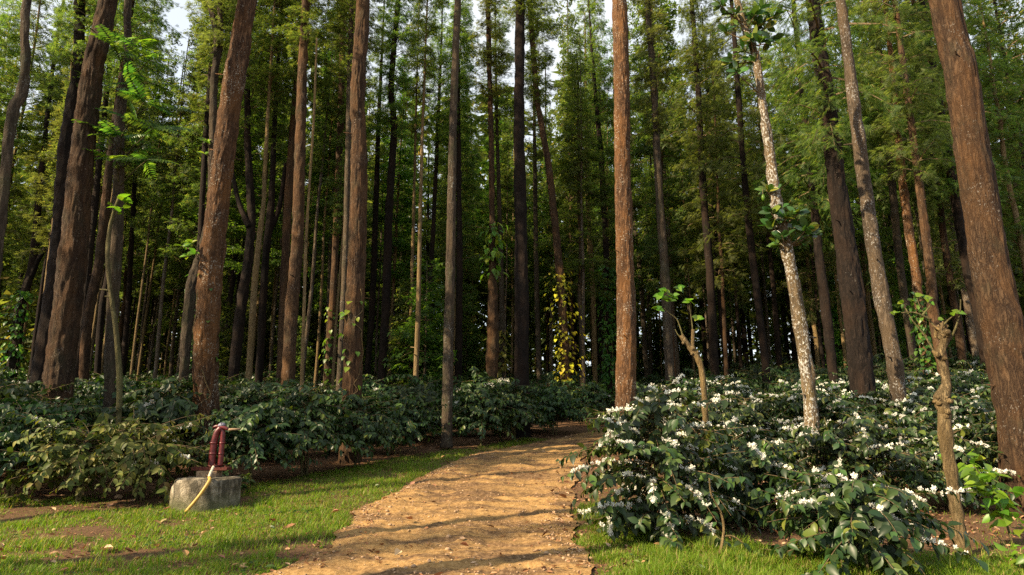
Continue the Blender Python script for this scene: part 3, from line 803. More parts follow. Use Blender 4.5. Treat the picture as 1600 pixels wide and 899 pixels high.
n_bg = 0
cand = []
y = 26.0
row = 0
while y < 105:
    step = 2.9 + 0.022 * (y - 26)
    half = y * 0.86 + 6
    x = -half + (row % 2) * step / 2
    while x < half:
        cand.append((x + RNG.normal(0, 0.45), y + RNG.normal(0, 0.45)))
        x += step
    y += step * 0.95; row += 1
for x, y in ((4.0, 42), (6.3, 45), (4.6, 49), (7.6, 53), (5.4, 58), (8.6, 62), (6.6, 68), (17.2, 24.5), (20, 27.5), (22.8, 31.5), (19, 33.5), (25.5, 30), (7.7, 30.5), (9.3, 36), (8.4, 40)):
    k = RNG.integers(0, 8)
    bg_tree(x, y, k, CROWN_FAR[RNG.integers(0, 5)], RNG.uniform(3.5, 6), RNG.uniform(0.6, 0.9), RNG.uniform(0.95, 1.1), *names("tree", BG_KIND[k], x, y))
for x, y in cand:
    if path_depth(x, y) > -1.0 or n_bg >= 292:
        continue
    if min(((x - a) ** 2 + (y - b) ** 2) for a, b in TREE_SPOTS) < 1.5 ** 2:
        continue
    if abs(x - 0.068 * y) < 2.4 and y < 27.5: continue      # the view of the yellow vine
    if RNG.random() < 0.33 + 0.10 * (y > 60):
        continue
    k = RNG.integers(0, 8)
    right = x / y > 0.18
    zc = RNG.uniform(4.0, 8.5) if not right else RNG.uniform(3.2, 7.5)
    if RNG.random() < 0.3: zc = RNG.uniform(7, 10)
    cm = CROWN_FAR[RNG.integers(0, 5)]
    if y < 38:
        cm = CROWN_MID[RNG.integers(0, 3)] if not right or RNG.random() < 0.3 else CROWN_FINE[RNG.integers(0, 2)]
    if RNG.random() < 0.05: cm = CROWN_GOLD
    elif RNG.random() < 0.22: cm = CROWN_BROAD[RNG.integers(0, 2)]
    kind = BG_KIND[k]
    bg_tree(x, y, k, cm, zc, RNG.uniform(0.42, 0.85), RNG.uniform(0.56, 0.88), *names("tree", kind, x, y))
    n_bg += 1
# slender pale stems drawn up between the bigger trees
nthin = 0
while nthin < 115:
    y = RNG.uniform(23, 72); x = y * RNG.uniform(-0.75, 0.75)
    if path_depth(x, y) > -1.2 or (abs(x - 0.068 * y) < 1.6 and y < 27.5): continue
    if min((x - a) ** 2 + (y - b) ** 2 for a, b in TREE_SPOTS) < 0.8 ** 2: continue
    k = int(RNG.choice([1, 5, 7, 5, 4]))
    lab, grp = names("tree", BG_KIND[k], x, y)
    bg_tree(x, y, k, CROWN_FAR[nthin % 5], RNG.uniform(7, 11), RNG.uniform(0.26, 0.48), RNG.uniform(0.5, 0.7), lab.replace("tree", "stem") if "stem" not in lab else lab, "slender stems between the trees", name="thin_tree", slim=0.5)
    nthin += 1
print("background trees", n_bg, "last y", round(y, 1))
Y_TREES = y
# trees of the same grove that stand beside the frame and shade the clearing
SHADE = [(-15, 13.5, 0), (-16.5, 4.5, 1), (-24, 7.5, 1), (-29, 11, 0), (-25, 15, 0), (-27.5, 0.6, 1), (-30, -8, 1), (-34, 4, 0), (-36, -3, 0),
         (-33, -15, 0), (-40, -10, 0), (-39, 9, 0), (-29, -19, 0), (-46, -16, 0), (-45, -2, 0), (-9.1, 2.3, 1), (-11.5, 3.4, 1), (-14, 2.2, 1),
         (-24, -13.5, 0), (-31, 1, 0), (-22, 10, 0), (-10.5, -11, 1), (-34, -22, 0)]
for i, (x, y, hi) in enumerate(SHADE):
    bg_tree(x, y, i % 8, CROWN_MID[i % 3], 15.5 if hi == 1 else RNG.uniform(8, 12), RNG.uniform(0.9, 1.3), RNG.uniform(0.75, 0.9),
            "tall tree of the grove left of the clearing", "trees left of the clearing", slim=0.55 if hi else 1.0)

# the far end of the wood: nobody could count these
def far_forest():
    r = np.random.default_rng(77)
    S = Soup()
    n = 270
    yy = r.uniform(Y_TREES - 2, Y_TREES + 65, n); xx = yy * r.uniform(-0.95, 0.95, n)
    for x, y in zip(xx, yy):
        z = float(terr(x, y)); h = r.uniform(17, 30)
        V, F = tube([[x, y, z - 0.3], [x + r.normal(0, 0.2), y, z + h * 0.5], [x, y, z + h]], [0.22, 0.16, 0.04], 5, caps=False)
        S.add(V, F, 0)
    k = 330
    i = np.repeat(np.arange(n), k)
    u = r.random(len(i)) ** 1.1
    hh = r.uniform(20, 30, n)[i]
    a = r.uniform(0, 6.28, len(i)); rr = (0.4 + 2.0 * np.sqrt(np.clip(1 - u, 0, 1))) * np.sqrt(r.random(len(i)))
    lo = np.where(r.random(n) < 0.6, 0.0, r.uniform(0.5, 5, n))[i]
    P = np.stack([xx[i] + rr * np.cos(a), yy[i] + rr * np.sin(a), terr(xx[i], yy[i]) + lo + u * (hh - lo)], -1)
    d = np.stack([np.cos(a), np.sin(a), r.normal(-0.2, 0.5, len(i))], -1)
    leaf = (np.array([[0, 0, 0], [0.45, 0.3, 0.03], [1, 0, -0.1], [0.45, -0.3, 0.03]]), [np.array([[0, 1, 2, 3]])])
    S.scatter(leaf, frames(d, r.normal(0, 0.5, (len(i), 3)) + [0, 0, 1], r.uniform(0.6, 1.3, len(i))), P, 1)
    return S.build("far_wood", [M['bark_dark_shade'], M['needle']])
link("far_wood", far_forest(), label="far end of the wood behind the last countable trunks", cat="woodland", kind="stuff")

# ------------------------------------------------------------------ coffee bushes
def leaf_tpl(rows, width, fold=0.16, curl=0.22, wave=0.0):
    """a leaf along +x with a folded midrib; rows of (x, half width factor)"""
    V = [(0, 0, 0)]; tris = []; quads = []
    for x, w in rows:
        z = -curl * x * x
        e = wave * math.sin(x * 22)
        V += [(x, w * width, z + fold * w * width * 2 + e), (x, 0, z), (x, -w * width, z + fold * w * width * 2 - e)]
    V.append((1, 0, -curl))
    n = len(rows)
    tris += [(0, 2, 1), (0, 3, 2)]
    for k in range(n - 1):
        a = 1 + 3 * k
        quads += [(a, a + 1, a + 4, a + 3), (a + 1, a + 2, a + 5, a + 4)]
    a = 1 + 3 * (n - 1); t = len(V) - 1
    tris += [(a, a + 1, t), (a + 1, a + 2, t)]
    return np.array(V, float), [np.array(tris)] + ([np.array(quads)] if quads else [])
LEAF_FINE = leaf_tpl([(0.10, 0.34), (0.28, 0.90), (0.48, 1.0), (0.70, 0.78), (0.88, 0.32)], 0.27, 0.18, 0.22, 0.012)
LEAF_MID = leaf_tpl([(0.28, 0.9), (0.65, 0.85)], 0.21, 0.2, 0.25)
LEAF_FAR = leaf_tpl([(0.45, 1.0)], 0.22, 0.2, 0.25)
def blossom_tpl(n, seed):
    r = np.random.default_rng(seed)
    V = []; Q = []
    for k in range(n):
        d = unit(r.normal(0, 1, 3) + [0, 0, 0.7]); s = unit(np.cross(d, r.normal(0, 1, 3)))
        a = r.uniform(0.45, 0.75); l = r.uniform(0.5, 0.85); b = len(V); c = d * 0.12 + r.normal(0, 0.33, 3)
        V += [c, c + d * l * 0.5 + s * a * 0.42, c + d * l, c + d * l * 0.5 - s * a * 0.42]
        Q.append((b, b + 1, b + 2, b + 3))
    return np.array(V), [np.array(Q)]
BLOSSOM_FINE = [blossom_tpl(30, 5), blossom_tpl(24, 6), blossom_tpl(36, 7)]
BLOSSOM_FAR = [blossom_tpl(9, 8)]

def coffee_layout(seed, H, R, nb, bloom, node=0.075, low=0.16, lean=(0, 0), leaf=0.125, dens=1.0):
    """stems, branch curves, leaf frames and blossom positions of one bush"""
    r = np.random.default_rng(seed)
    stems = []
    for k in range(r.integers(2, 5)):
        a = r.uniform(0, 6.28); q = r.uniform(0.05, 0.28) * R
        top = np.array([q * math.cos(a) + lean[0] * H, q * math.sin(a) + lean[1] * H, H * r.uniform(0.72, 0.93)])
        b = np.array([0.06 * math.cos(a), 0.06 * math.sin(a), -0.06])
        mid = (b + top) / 2 + r.normal(0, 0.04, 3)
        stems.append((smooth_path([b, mid, top], 9), np.linspace(r.uniform(0.016, 0.026), 0.006, 9)))
    br = []; LP = []; LD = []; LU = []; LS = []; BP = []
    for k in range(nb):
        st = stems[r.integers(0, len(stems))][0]
        u = low + (1 - low) * (k + r.random()) / nb
        o = np.array([np.interp(u, np.linspace(0, 1, 9), st[:, j]) for j in range(3)])
        a = r.uniform(0, 6.28)
        if r.random() < 0.10: u = r.uniform(0.8, 1.0)
        hz = o[2] / H
        L = R * r.uniform(0.55, 1.15) * (0.55 + 0.75 * math.sin(math.pi * min(1, 0.30 + 0.72 * hz)) ** 1.0) * (1.0 if hz < 0.8 else 0.75)
        lift = r.uniform(0.1, 0.55) + 0.45 * max(0, hz - 0.6); dr = r.uniform(0.15, 0.9)
        t = np.linspace(0, 1, 8)
        out = np.array([math.cos(a), math.sin(a), 0]); sd = np.array([-math.sin(a), math.cos(a), 0])
        bend = r.normal(0, 0.12)
        P = o + out * (L * t * (1 - 0.08 * dr * t))[:, None] + sd * (L * bend * t * t)[:, None]
        P[:, 2] += L * (lift * t - dr * t * t * 0.75)
        P[:, 2] = np.maximum(P[:, 2], 0.10 + 0.05 * r.random())
        br.append((P, 0.006 * (1 - 0.75 * t) * (0.7 + 0.5 * L)))
        nn = max(3, int(L / node))
        tt = np.linspace(0.22, 1.0, nn)
        Q = np.stack([np.interp(tt, t, P[:, j]) for j in range(3)], -1)
        tg = unit(np.gradient(Q, axis=0))
        s2 = unit(np.cross(tg, [0, 0, 1]))
        for j in range(nn):
            if r.random() > dens: continue
            grow = 1.0 if tt[j] < 0.9 else r.uniform(0.55, 0.9)
            for s in (-1, 1):
                if r.random() < 0.13: continue
                d = s * s2[j] * r.uniform(0.5, 1.0) + tg[j] * r.uniform(0.25, 0.8) + np.array([0, 0, -r.uniform(0.0, 1.2)]) + r.normal(0, 0.33, 3)
                LP.append(Q[j] + s * s2[j] * 0.01); LD.append(d)
                LU.append(np.array([0, 0, 1.0]) + out * 0.7 + r.normal(0, 0.38, 3)); LS.append(leaf * grow * r.uniform(0.6, 1.35))
        if r.random() < bloom:
            f0 = r.uniform(0.2, 0.5); f1 = f0 + r.uniform(0.25, 0.7)
            for j in range(nn):
                if f0 <= tt[j] <= f1 and r.random() < 0.85:
                    for q in range(r.integers(1, 4)):
                        BP.append(Q[j] + [0, 0, 0.014] + r.normal(0, 0.015, 3))
    return stems, br, np.array(LP), np.array(LD), np.array(LU), np.array(LS), np.array(BP).reshape(-1, 3)

def wood_mesh(stems, br, segs=6, thin=3):
    S = Soup()
    for P, r in stems:
        V, F = tube(P, r, segs, 0.004, 3); S.add(V, F, 0)
    Sb = Soup()
    for P, r in br:
        V, F = tube(P, r, thin, caps=False); Sb.add(V, F, 0)
    return S.build("stem", [M['bark_green']], True), Sb.build("twigs", [M['twig']], True)

def rnd_unit_rows(r, n):
    return unit(r.normal(0, 1, (n, 3)))

def coffee_proto(seed, H, R, nb, bloom, tpl, btpl, mat='coffee', bsize=0.026, **kw):
    r = np.random.default_rng(seed + 900)
    stems, br, LP, LD, LU, LS, BP = coffee_layout(seed, H, R, nb, bloom, **kw)
    st, tw = wood_mesh(stems, br, 5)
    S = Soup(); S.scatter(tpl, frames(LD, LU, LS), LP)
    parts = [("stem", st, None), ("twigs", tw, "stuff"), ("foliage", S.build("foliage", [M[mat]]), "stuff")]
    if len(BP):
        S = Soup()
        for k, b in enumerate(btpl):
            q = BP[k::len(btpl)]
            S.scatter(b, frames(rnd_unit_rows(r, len(q)) * [1, 1, 0.3], r.normal(0, 0.3, (len(q), 3)) + [0, 0, 1], bsize * r.uniform(0.7, 1.35, len(q))), q)
        parts.append(("blossoms", S.build("blossoms", [M['petal']]), "stuff"))
    return parts

def place_proto(parts, x, y, s, rz, label, group=None, name="coffee_bush", sz=1.0):
    root = link(name, None, None, (x, y, float(gz(x, y))), label, "bush", group)
    root.scale = (s, s, s * sz); root.rotation_euler = (0, 0, rz)
    for n, me, kind in parts:
        link(n, me, root, kind=kind)
    return root

# shared meshes for single leaves and blossom clusters
def tpl_mesh(name, tpl, mat, smooth=True):
    return mesh_np(name, tpl[0], [(f, 0) for f in tpl[1]], [mat], smooth)
LEAF_OBJ = [tpl_mesh("leaf", leaf_tpl([(0.10, 0.30), (0.28, 0.86), (0.48, 1.0), (0.70, 0.74), (0.88, 0.30)], w, f, c, 0.012), M['coffee'])
            for w, f, c in ((0.28, 0.18, 0.22), (0.25, 0.26, 0.34), (0.31, 0.12, 0.14))]
BLOSSOM_OBJ = [tpl_mesh("blossom_cluster", b, M['petal'], False) for b in BLOSSOM_FINE]

def mat4(M3, p):
    m = Matrix(((M3[0][0], M3[0][1], M3[0][2], p[0]), (M3[1][0], M3[1][1], M3[1][2], p[1]), (M3[2][0], M3[2][1], M3[2][2], p[2]), (0, 0, 0, 1)))
    return m

def hero_bush(x, y, H, R, nb, bloom, seed, label, n_leaf=280, n_bl=110, mat='coffee', bsize=0.026, name="coffee_bush", **kw):
    """a near bush: the leaves that show largest are objects of their own"""
    r = np.random.default_rng(seed + 500)
    stems, br, LP, LD, LU, LS, BP = coffee_layout(seed, H, R, nb, bloom, **kw)
    z = float(gz(x, y))
    root = link(name, None, None, (x, y, z), label, "bush")
    for P, rr in stems:
        V, F = tube(P, rr, 8, 0.006, seed)
        link("stem", mesh_np("stem", V, [(f, 0) for f in F], [M['bark_green']], True), root)
    S = Soup()
    for P, rr in br:
        V, F = tube(P, rr, 4, caps=False); S.add(V, F, 0)
    link("twigs", S.build("twigs", [M['twig']], True), root, kind="stuff")
    FM = frames(LD, LU, LS)
    cdir = np.array([-x, -y, EYE - z - H * 0.5]); cdir /= np.linalg.norm(cdir)
    front = LP @ cdir + 0.15 * r.random(len(LP)) + LS
    order = np.argsort(-front)
    pick, rest = order[:n_leaf], order[n_leaf:]
    for k in pick:
        o = link("leaf", LEAF_OBJ[k % 3] if mat == 'coffee' else LEAF_OBJ2[k % 2], root)
        o.matrix_local = mat4(FM[k], LP[k])
    S = Soup(); S.scatter(LEAF_FINE, FM[rest], LP[rest])
    link("foliage", S.build("foliage", [M[mat]], True), root, kind="stuff")
    if len(BP):
        BM = frames(rnd_unit_rows(r, len(BP)) * [1, 1, 0.3], r.normal(0, 0.3, (len(BP), 3)) + [0, 0, 1], bsize * r.uniform(0.65, 1.4, len(BP)))
        order = np.argsort(-(BP @ cdir + 0.2 * r.random(len(BP))))
        pick, rest = order[:n_bl], order[n_bl:]
        for k in pick:
            o = link("blossom_cluster", BLOSSOM_OBJ[k % 3], root)
            o.matrix_local = mat4(BM[k], BP[k])
        if len(rest):
            S = Soup()
            for j, b in enumerate(BLOSSOM_FINE):
                q = rest[j::3]; S.scatter(b, BM[q], BP[q])
            link("blossoms", S.build("blossoms", [M['petal']]), root, kind="stuff")
    BUSH_SPOTS.append((x, y, R))
    return root
BUSH_SPOTS = []
LEAF_OBJ2 = [tpl_mesh("leaf", LEAF_FINE, M['coffee_dry'])]*2

def gp(px, py): return ground_at(px, py)[:2]

# blossoming bushes right of the path
for (px, py), H, R, nb, bl, seed, kw, label in [
    ((1030, 838), 1.98, 0.92, 150, 0.46, 1, dict(low=0.06), "blossoming coffee bush right at the path's grassy edge"),
    ((1165, 815), 1.55, 0.85, 125, 0.38, 2, dict(low=0.15), "blossoming coffee bush second from the path, behind a thin bent stem"),
    ((1352, 890), 1.02, 0.80, 85, 0.40, 3, dict(low=0.34, leaf=0.13), "low spreading coffee bush with white blossom nearest the camera at right"),
    ((1330, 800), 1.55, 0.95, 125, 0.38, 4, dict(low=0.2), "coffee bush with white flower sprays below the white-spotted trunk"),
    ((1475, 795), 1.35, 0.75, 100, 0.42, 5, dict(low=0.25), "coffee bush behind the knobbed cut stump with few flowers"),
]:
    g = gp(px, py)
    hero_bush(g[0], g[1], H, R, nb, bl, seed, label, 290, 220, **kw)
# left, behind the grass
for (px, py), H, R, nb, bl, seed, kw, label in [
    ((125, 786), 1.45, 1.05, 115, 0.06, 6, dict(low=0.42, dens=0.72), "olive leaved coffee bush with arching twigs in front of the flaky trunk"),
    ((222, 780), 1.50, 1.0, 115, 0.06, 7, dict(low=0.45, dens=0.72), "olive leaved coffee bush with arching twigs left of the concrete block"),
]:
    g = gp(px, py)
    hero_bush(g[0], g[1], H, R, nb, bl, seed, label, 240, 60, mat='coffee_dry', bsize=0.03, **kw)

NEAR = [coffee_proto(20 + k, 1.75, 0.86, 115, [0.0, 0.0, 0.012, 0.0][k], LEAF_FINE, BLOSSOM_FINE[:1], low=0.42) for k in range(4)]
BLOOM = [coffee_proto(30 + k, 1.75, 0.98, 115, 0.48, LEAF_FINE, BLOSSOM_FINE[:2], low=0.18) for k in range(2)]
MID = [coffee_proto(40 + k, 1.75, 1.05, 95, [0.0, 0.0, 0.04][k], LEAF_MID, BLOSSOM_FAR, bsize=0.045, low=0.18, leaf=0.15) for k in range(3)]
FAR = [coffee_proto(50 + k, 1.75, 1.1, 62, [0.1, 0.0][k], LEAF_FAR, BLOSSOM_FAR, bsize=0.06, low=0.25, leaf=0.19, node=0.1) for k in range(2)]

# named bushes of the second row
for (px, py), s, kind, label in [
    ((8, 782), 0.95, 0, "dark glossy coffee bush at the left edge beside the grass"),
    ((395, 757), 0.95, 1, "dark coffee bush directly right of the hand pump"),
    ((478, 746), 1.02, 0, "dark coffee bush on two thin stems left of the stout brown trunk"),
    ((556, 733), 0.92, 2, "dark coffee bush at the foot of the stout brown trunk"),
    ((622, 712), 0.95, 1, "coffee bush left of the slim bank trunk beside the path"),
    ((752, 697), 0.98, 3, "coffee bush right of the slim bank trunk beside the path"),
    ((805, 690), 1.00, 0, "coffee bush around the foot of the nearly black trunk"),
    ((865, 680), 1.0, 1, "coffee bush near the path's bend below the yellow vine"),
    ((925, 664), 0.9, 2, "coffee bush at the path's vanishing end"),
    ((1075, 745), 1.05, 4, "blossoming coffee bush behind the bush at the path's edge"),
    ((1180, 738), 1.05, 5, "blossoming coffee bush around the small leafy cut stump"),
    ((1285, 742), 1.08, 4, "blossoming coffee bush at the white-spotted trunk's foot"),
    ((1400, 735), 1.05, 5, "blossoming coffee bush at the slender specked trunk's foot"),
    ((1515, 745), 1.05, 4, "blossoming coffee bush between the cut stump and the massive right trunk"),
    ((1625, 775), 1.0, 0, "coffee bush behind the massive right trunk"),
    ((1000, 690), 1.0, 3, "coffee bush at the foot of the straight orange-brown trunk"),
]:
    g = gp(px, py)
    place_proto((NEAR + BLOOM)[kind], g[0], g[1], s * (1.12 if kind < 4 else 1.0), RNG.uniform(0, 6.28), label)
    BUSH_SPOTS.append((g[0], g[1], 1.0))

# the rows behind
nb = 0
yy = 9.0; row = 0
spots = []
while yy < 62:
    st = 1.75 + 0.02 * max(0, yy - 15)
    half = yy * 0.85 + 3
    xx = -half + (row % 2) * st / 2
    while xx < half:
        spots.append((xx + RNG.normal(0, 0.22), yy + RNG.normal(0, 0.25)))
        xx += st
    yy += st * 0.98; row += 1
for x, y in spots:
    if path_depth(x, y) > -1.25: continue
    left = x < float(path_l(min(y, Y_END)))
    if left and y < bushline_l(x) + 0.7: continue
    if not left and y < Y_END + 12 and x < float(path_r(y)) + 1.2: continue
    if not left and y < 11.5: continue
    if min((x - a) ** 2 + (y - b) ** 2 for a, b, c in BUSH_SPOTS) < 1.25 ** 2: continue
    if min((x - a) ** 2 + (y - b) ** 2 for a, b in TREE_SPOTS) < 0.55 ** 2: continue
    if y < 20: P = (BLOOM if not left and RNG.random() < 0.6 else NEAR)
    elif y < 34: P = MID
    else: P = FAR
    if nb > 290: break
    sd = "left of the path" if left else "right of the path"
    dp = "in the front rows" if y < 22 else ("in the shaded middle rows" if y < 36 else "in the far rows")
    place_proto(P[RNG.integers(0, len(P))], x, y, RNG.uniform(0.85, 1.18) * (1.1 if left else 1.0), RNG.uniform(0, 6.28), *names("bush", "", x, y))
    BUSH_SPOTS.append((x, y, 1.0))
    nb += 1
print("row bushes", nb, "last y", round(y, 1))
Y_LAST = y

def far_scrub():
    r = np.random.default_rng(91)
    n = 60000
    yy = Y_LAST - 1 + (125 - Y_LAST) * r.random(n) ** 1.4; xx = yy * r.uniform(-0.95, 0.95, n)
    hump = vnoise(xx * 0.55, yy * 0.55, 61)
    zz = terr(xx, yy) + (0.4 + 1.6 * hump + 3.5 * sstep(70, 110, yy) * vnoise(xx * 0.2, yy * 0.2, 63)) * np.sqrt(r.random(n))
    d = r.normal(0, 1, (n, 3)) + [0, 0, -0.3]
    leaf = (np.array([[0, 0, 0], [0.45, 0.26, 0.03], [1, 0, -0.1], [0.45, -0.26, 0.03]]), [np.array([[0, 1, 2, 3]])])
    S = Soup(); S.scatter(leaf, frames(d, r.normal(0, 0.4, (n, 3)) + [0, 0, 1], r.uniform(0.25, 0.5, n)), np.stack([xx, yy, zz], -1))
    return S.build("far_undergrowth", [M['coffee']])
# young broad-leaved trees filling the gaps low between the trunks
def make_young(seed, mat):
    return make_crown(seed, 5.0, 1.3, 46, frond(3, 0.22), 26, 0.36, mat, 0.4, (10, 60), 0.55)
YOUNG = [make_young(700, M['broad']), make_young(701, M['needle']), make_young(702, M['broad'])]
YTR = tube([[0, 0, -0.2], [0.05, 0.02, 2.5], [0, 0, 5.5]], [0.045, 0.035, 0.012], 6)
YTRUNK = mesh_np("trunk", YTR[0], [(f, 0) for f in YTR[1]], [M['bark_grey']], True)
ny = 0
while ny < 80:
    y = RNG.uniform(25, 80); x = y * RNG.uniform(-0.8, 0.8)
    if path_depth(x, y) > -1.5 or (abs(x - 0.075 * y) < 2.8 and y < 36) or min((x - a) ** 2 + (y - b) ** 2 for a, b in TREE_SPOTS) < 1.0: continue
    sd = "left of the path" if x < 0.06 * y else "right of the path"
    root = link("young_tree", None, None, (x, y, float(terr(x, y))), *(lambda n: (n[0], "young tree", n[1]))(names("young", "", x, y)))
    q = RNG.uniform(0.7, 1.35); root.scale = (q, q, q); root.rotation_euler = (0, 0, RNG.uniform(0, 6.28))
    link("trunk", YTRUNK, root); link("crown", YOUNG[ny % 3], root, (0, 0, 0.7))
    ny += 1
link("far_undergrowth", far_scrub(), label="low dark undergrowth far back between the trunks", cat="undergrowth", kind="stuff")
# ------------------------------------------------------------------ grass
def in_poly(x, y, poly):
    c = np.zeros(len(x), bool); n = len(poly)
    for i in range(n):
        x1, y1 = poly[i]; x2, y2 = poly[(i + 1) % n]
        k = ((y1 > y) != (y2 > y)) & (x < (x2 - x1) * (y - y1) / (y2 - y1 + 1e-12) + x1)
        c ^= k
    return c

def blades(name, n, xr, yr, keep, hgt, label, seed, wid=0.0095):
    r = np.random.default_rng(seed)
    x = r.uniform(*xr, n); y = yr[0] + (yr[1] - yr[0]) * r.random(n) ** 1.35
    # tufts: blades lean towards clump centres
    p = keep(x, y)
    k = r.random(n) < p
    x, y, p = x[k], y[k], p[k]
    n = len(x)
    h = hgt * r.uniform(0.45, 1.35, n) * (0.55 + 0.45 * p) * (0.35 + 1.1 * vnoise(x * 3, y * 3, 71) * (0.4 + 1.2 * vnoise(x * 9, y * 9, 73)))
    a = r.uniform(0, 6.28, n); b = r.uniform(0.25, 1.1, n)
    w = wid * r.uniform(0.6, 1.3, n)
    z = gz(x, y) - 0.008
    dx, dy = np.cos(a), np.sin(a)
    sx, sy = -dy * w / 2, dx * w / 2
    def pt(t, s):
        o = b * h * t * t
        return np.stack([x + dx * o + sx * s, y + dy * o + sy * s, z + h * (t - 0.25 * b * t * t)], -1)
    V = np.stack([pt(0, -1), pt(0, 1), pt(0.5, 0.8), pt(0.5, -0.8), pt(1, 0)], 1).reshape(-1, 3)
    q = np.arange(n)[:, None] * 5
    me = mesh_np(name, V, [(q + [[0, 1, 2, 3]], 0), (q + [[3, 2, 4]], 0)], [M['grass']])
    return link(name, me, label=label, cat="grass", kind="stuff")

def keep_left(x, y):
    d = -path_depth(x, y)
    back = bushline_l(x) - y
    patch = fbm(x * 0.55, y * 0.8, 81, 4)
    fine = fbm(x * 2.6, y * 2.6, 83, 3)
    near_path = sstep(2.8, 0.9, d) * sstep(7.5, 9.5, y)       # the thick strip beside the path
    p = sstep(0.31, 0.45, patch + 0.25 * near_path + 0.45 * (fine - 0.44)) * 0.92 + 0.08
    p = p * sstep(-0.38, 0.06, d + 0.9 * (fine - 0.44)) * sstep(-0.35, 0.25, back + 0.5 * (fine - 0.44))
    return p * (x < path_l(y))
GPL = blades("grass_verge", 400000, (-14, 3.5), (5.0, 20.5), keep_left, 0.09, "short bright grass between the path and the coffee on the left", 3)
_rg = [gp(*p) for p in [(905, 790), (925, 775), (960, 800), (1010, 830), (1130, 862), (1300, 868), (1520, 880), (1700, 885)]]
def keep_right(x, y):
    d = -path_depth(x, y)
    lim = np.interp(x, [q[0] for q in _rg], [q[1] for q in _rg]) + 0.35
    fine = fbm(x * 2.6, y * 2.6, 93, 3); patch = fbm(x * 0.9, y * 0.9, 95, 3)
    p = sstep(0.30, 0.48, patch + 0.3 * (fine - 0.44) + 0.12 * sstep(2.2, 0.4, d))
    return p * sstep(-0.15, 0.32, d + 0.8 * (fine - 0.44)) * (0.05 + 0.95 * sstep(-0.2, 0.5, lim - y)) * (x > path_r(y)) * sstep(13.5, 11.5, y)
blades("grass_patch", 230000, (0.6, 8.5), (4.6, 14), keep_right, 0.115, "longer grass at the foot of the blossoming bushes on the right", 4, 0.009)

# ------------------------------------------------------------------ litter and stones
def scatter_stuff(name, n, xr, yr, keep, tpl, size, mat, label, cat, seed, flat=0.35, lift=0.006):
    r = np.random.default_rng(seed)
    x = r.uniform(*xr, n); y = yr[0] + (yr[1] - yr[0]) * r.random(n) ** 1.4
    k = r.random(n) < keep(x, y); x, y = x[k], y[k]; n = len(x)
    on = path_depth(x, y) > 0
    z = np.where(on, path_z(x, y), gz(x, y)) + lift
    a = r.uniform(0, 6.28, n)
    d = np.stack([np.cos(a), np.sin(a), r.normal(0, flat * 0.5, n)], -1)
    S = Soup(); S.scatter(tpl, frames(d, r.normal(0, flat, (n, 3)) + [0, 0, 1], np.exp(r.normal(math.log(size), 0.4, n))), np.stack([x, y, z], -1))
    return link(name, S.build(name, [mat]), label=label, cat=cat, kind="stuff")

def pebble_tpl(seed):
    r = np.random.default_rng(seed)
    V = []; 
    for zz, rr in ((-0.35, 0.75), (0.15, 1.0), (0.55, 0.55)):
        for k in range(6):
            a = k / 6 * 6.283 + r.normal(0, 0.15); q = rr * r.uniform(0.75, 1.15)
            V.append((q * math.cos(a), q * math.sin(a) * 0.75, zz * r.uniform(0.8, 1.2) * 0.7))
    V.append((0, 0, 0.5))
    Q = [(l * 6 + k, l * 6 + (k + 1) % 6, l * 6 + 6 + (k + 1) % 6, l * 6 + 6 + k) for l in range(2) for k in range(6)]
    return np.array(V), [np.array(Q), np.array([(12 + k, 12 + (k + 1) % 6, 18) for k in range(6)])]
on_path = lambda x, y: (path_depth(x, y) > 0.03) * (0.25 + 0.75 * sstep(0.9, 0.1, path_depth(x, y))) * (0.2 + sstep(0.4, 0.6, fbm(x * 1.2, y * 1.2, 51)))
scatter_stuff("gravel", 30000, (-5, 5), (5, 22), on_path, pebble_tpl(1), 0.012, M['stone'], "fine gravel and crumbs scattered over the dirt path", "gravel", 21)
DRY = leaf_tpl([(0.3, 0.95), (0.68, 0.8)], 0.27, 0.35, -0.3, 0.03)
lit_keep = lambda x, y: np.where(path_depth(x, y) > 0, 0.65 * sstep(0.8, 0.0, path_depth(x, y)) + 0.35 * sstep(0.48, 0.60, fbm(x * 0.9, y * 2.0, 121, 3)) + 0.03, 0.30 + 0.5 * (y > bushline_l(x)) + 0.5 * (x > path_r(y)))
scatter_stuff("leaf_litter", 34000, (-13, 12), (5, 22), lit_keep, DRY, 0.045, M['dryleaf'], "brown leaf litter lying on the soil under the bushes", "leaf litter", 22)
TW = (np.array([[0, -0.02, 0], [0, 0.02, 0], [0, 0, 0.03], [0.5, -0.018, 0.03], [0.5, 0.022, 0.02], [0.5, 0, 0.05], [1, 0.05, 0.0]]),
      [np.array([[0, 1, 4, 3], [1, 2, 5, 4], [2, 0, 3, 5]]), np.array([[3, 4, 6], [4, 5, 6], [5, 3, 6]])])
scatter_stuff("fallen_twigs", 9000, (-9, 9), (5, 22), lambda x, y: np.where(path_depth(x, y) > 0, 0.9 * sstep(0.46, 0.58, fbm(x * 0.9, y * 2.0, 121, 3)) + 0.06, 0.5), TW, 0.07, M['twig'], "thin broken twigs strewn on path and soil", "twigs", 23, 0.1)

weed_keep = lambda x, y: np.where(x < path_l(y), keep_left(x, y), keep_right(x, y)) * sstep(0.45, 0.62, fbm(x * 1.7, y * 1.7, 111, 3))
scatter_stuff("weeds", 26000, (-12, 8), (5, 15), weed_keep, LEAF_MID, 0.05, M['broad'], "small broad-leaved weeds growing among the grass", "weeds", 24, 0.7, 0.035)

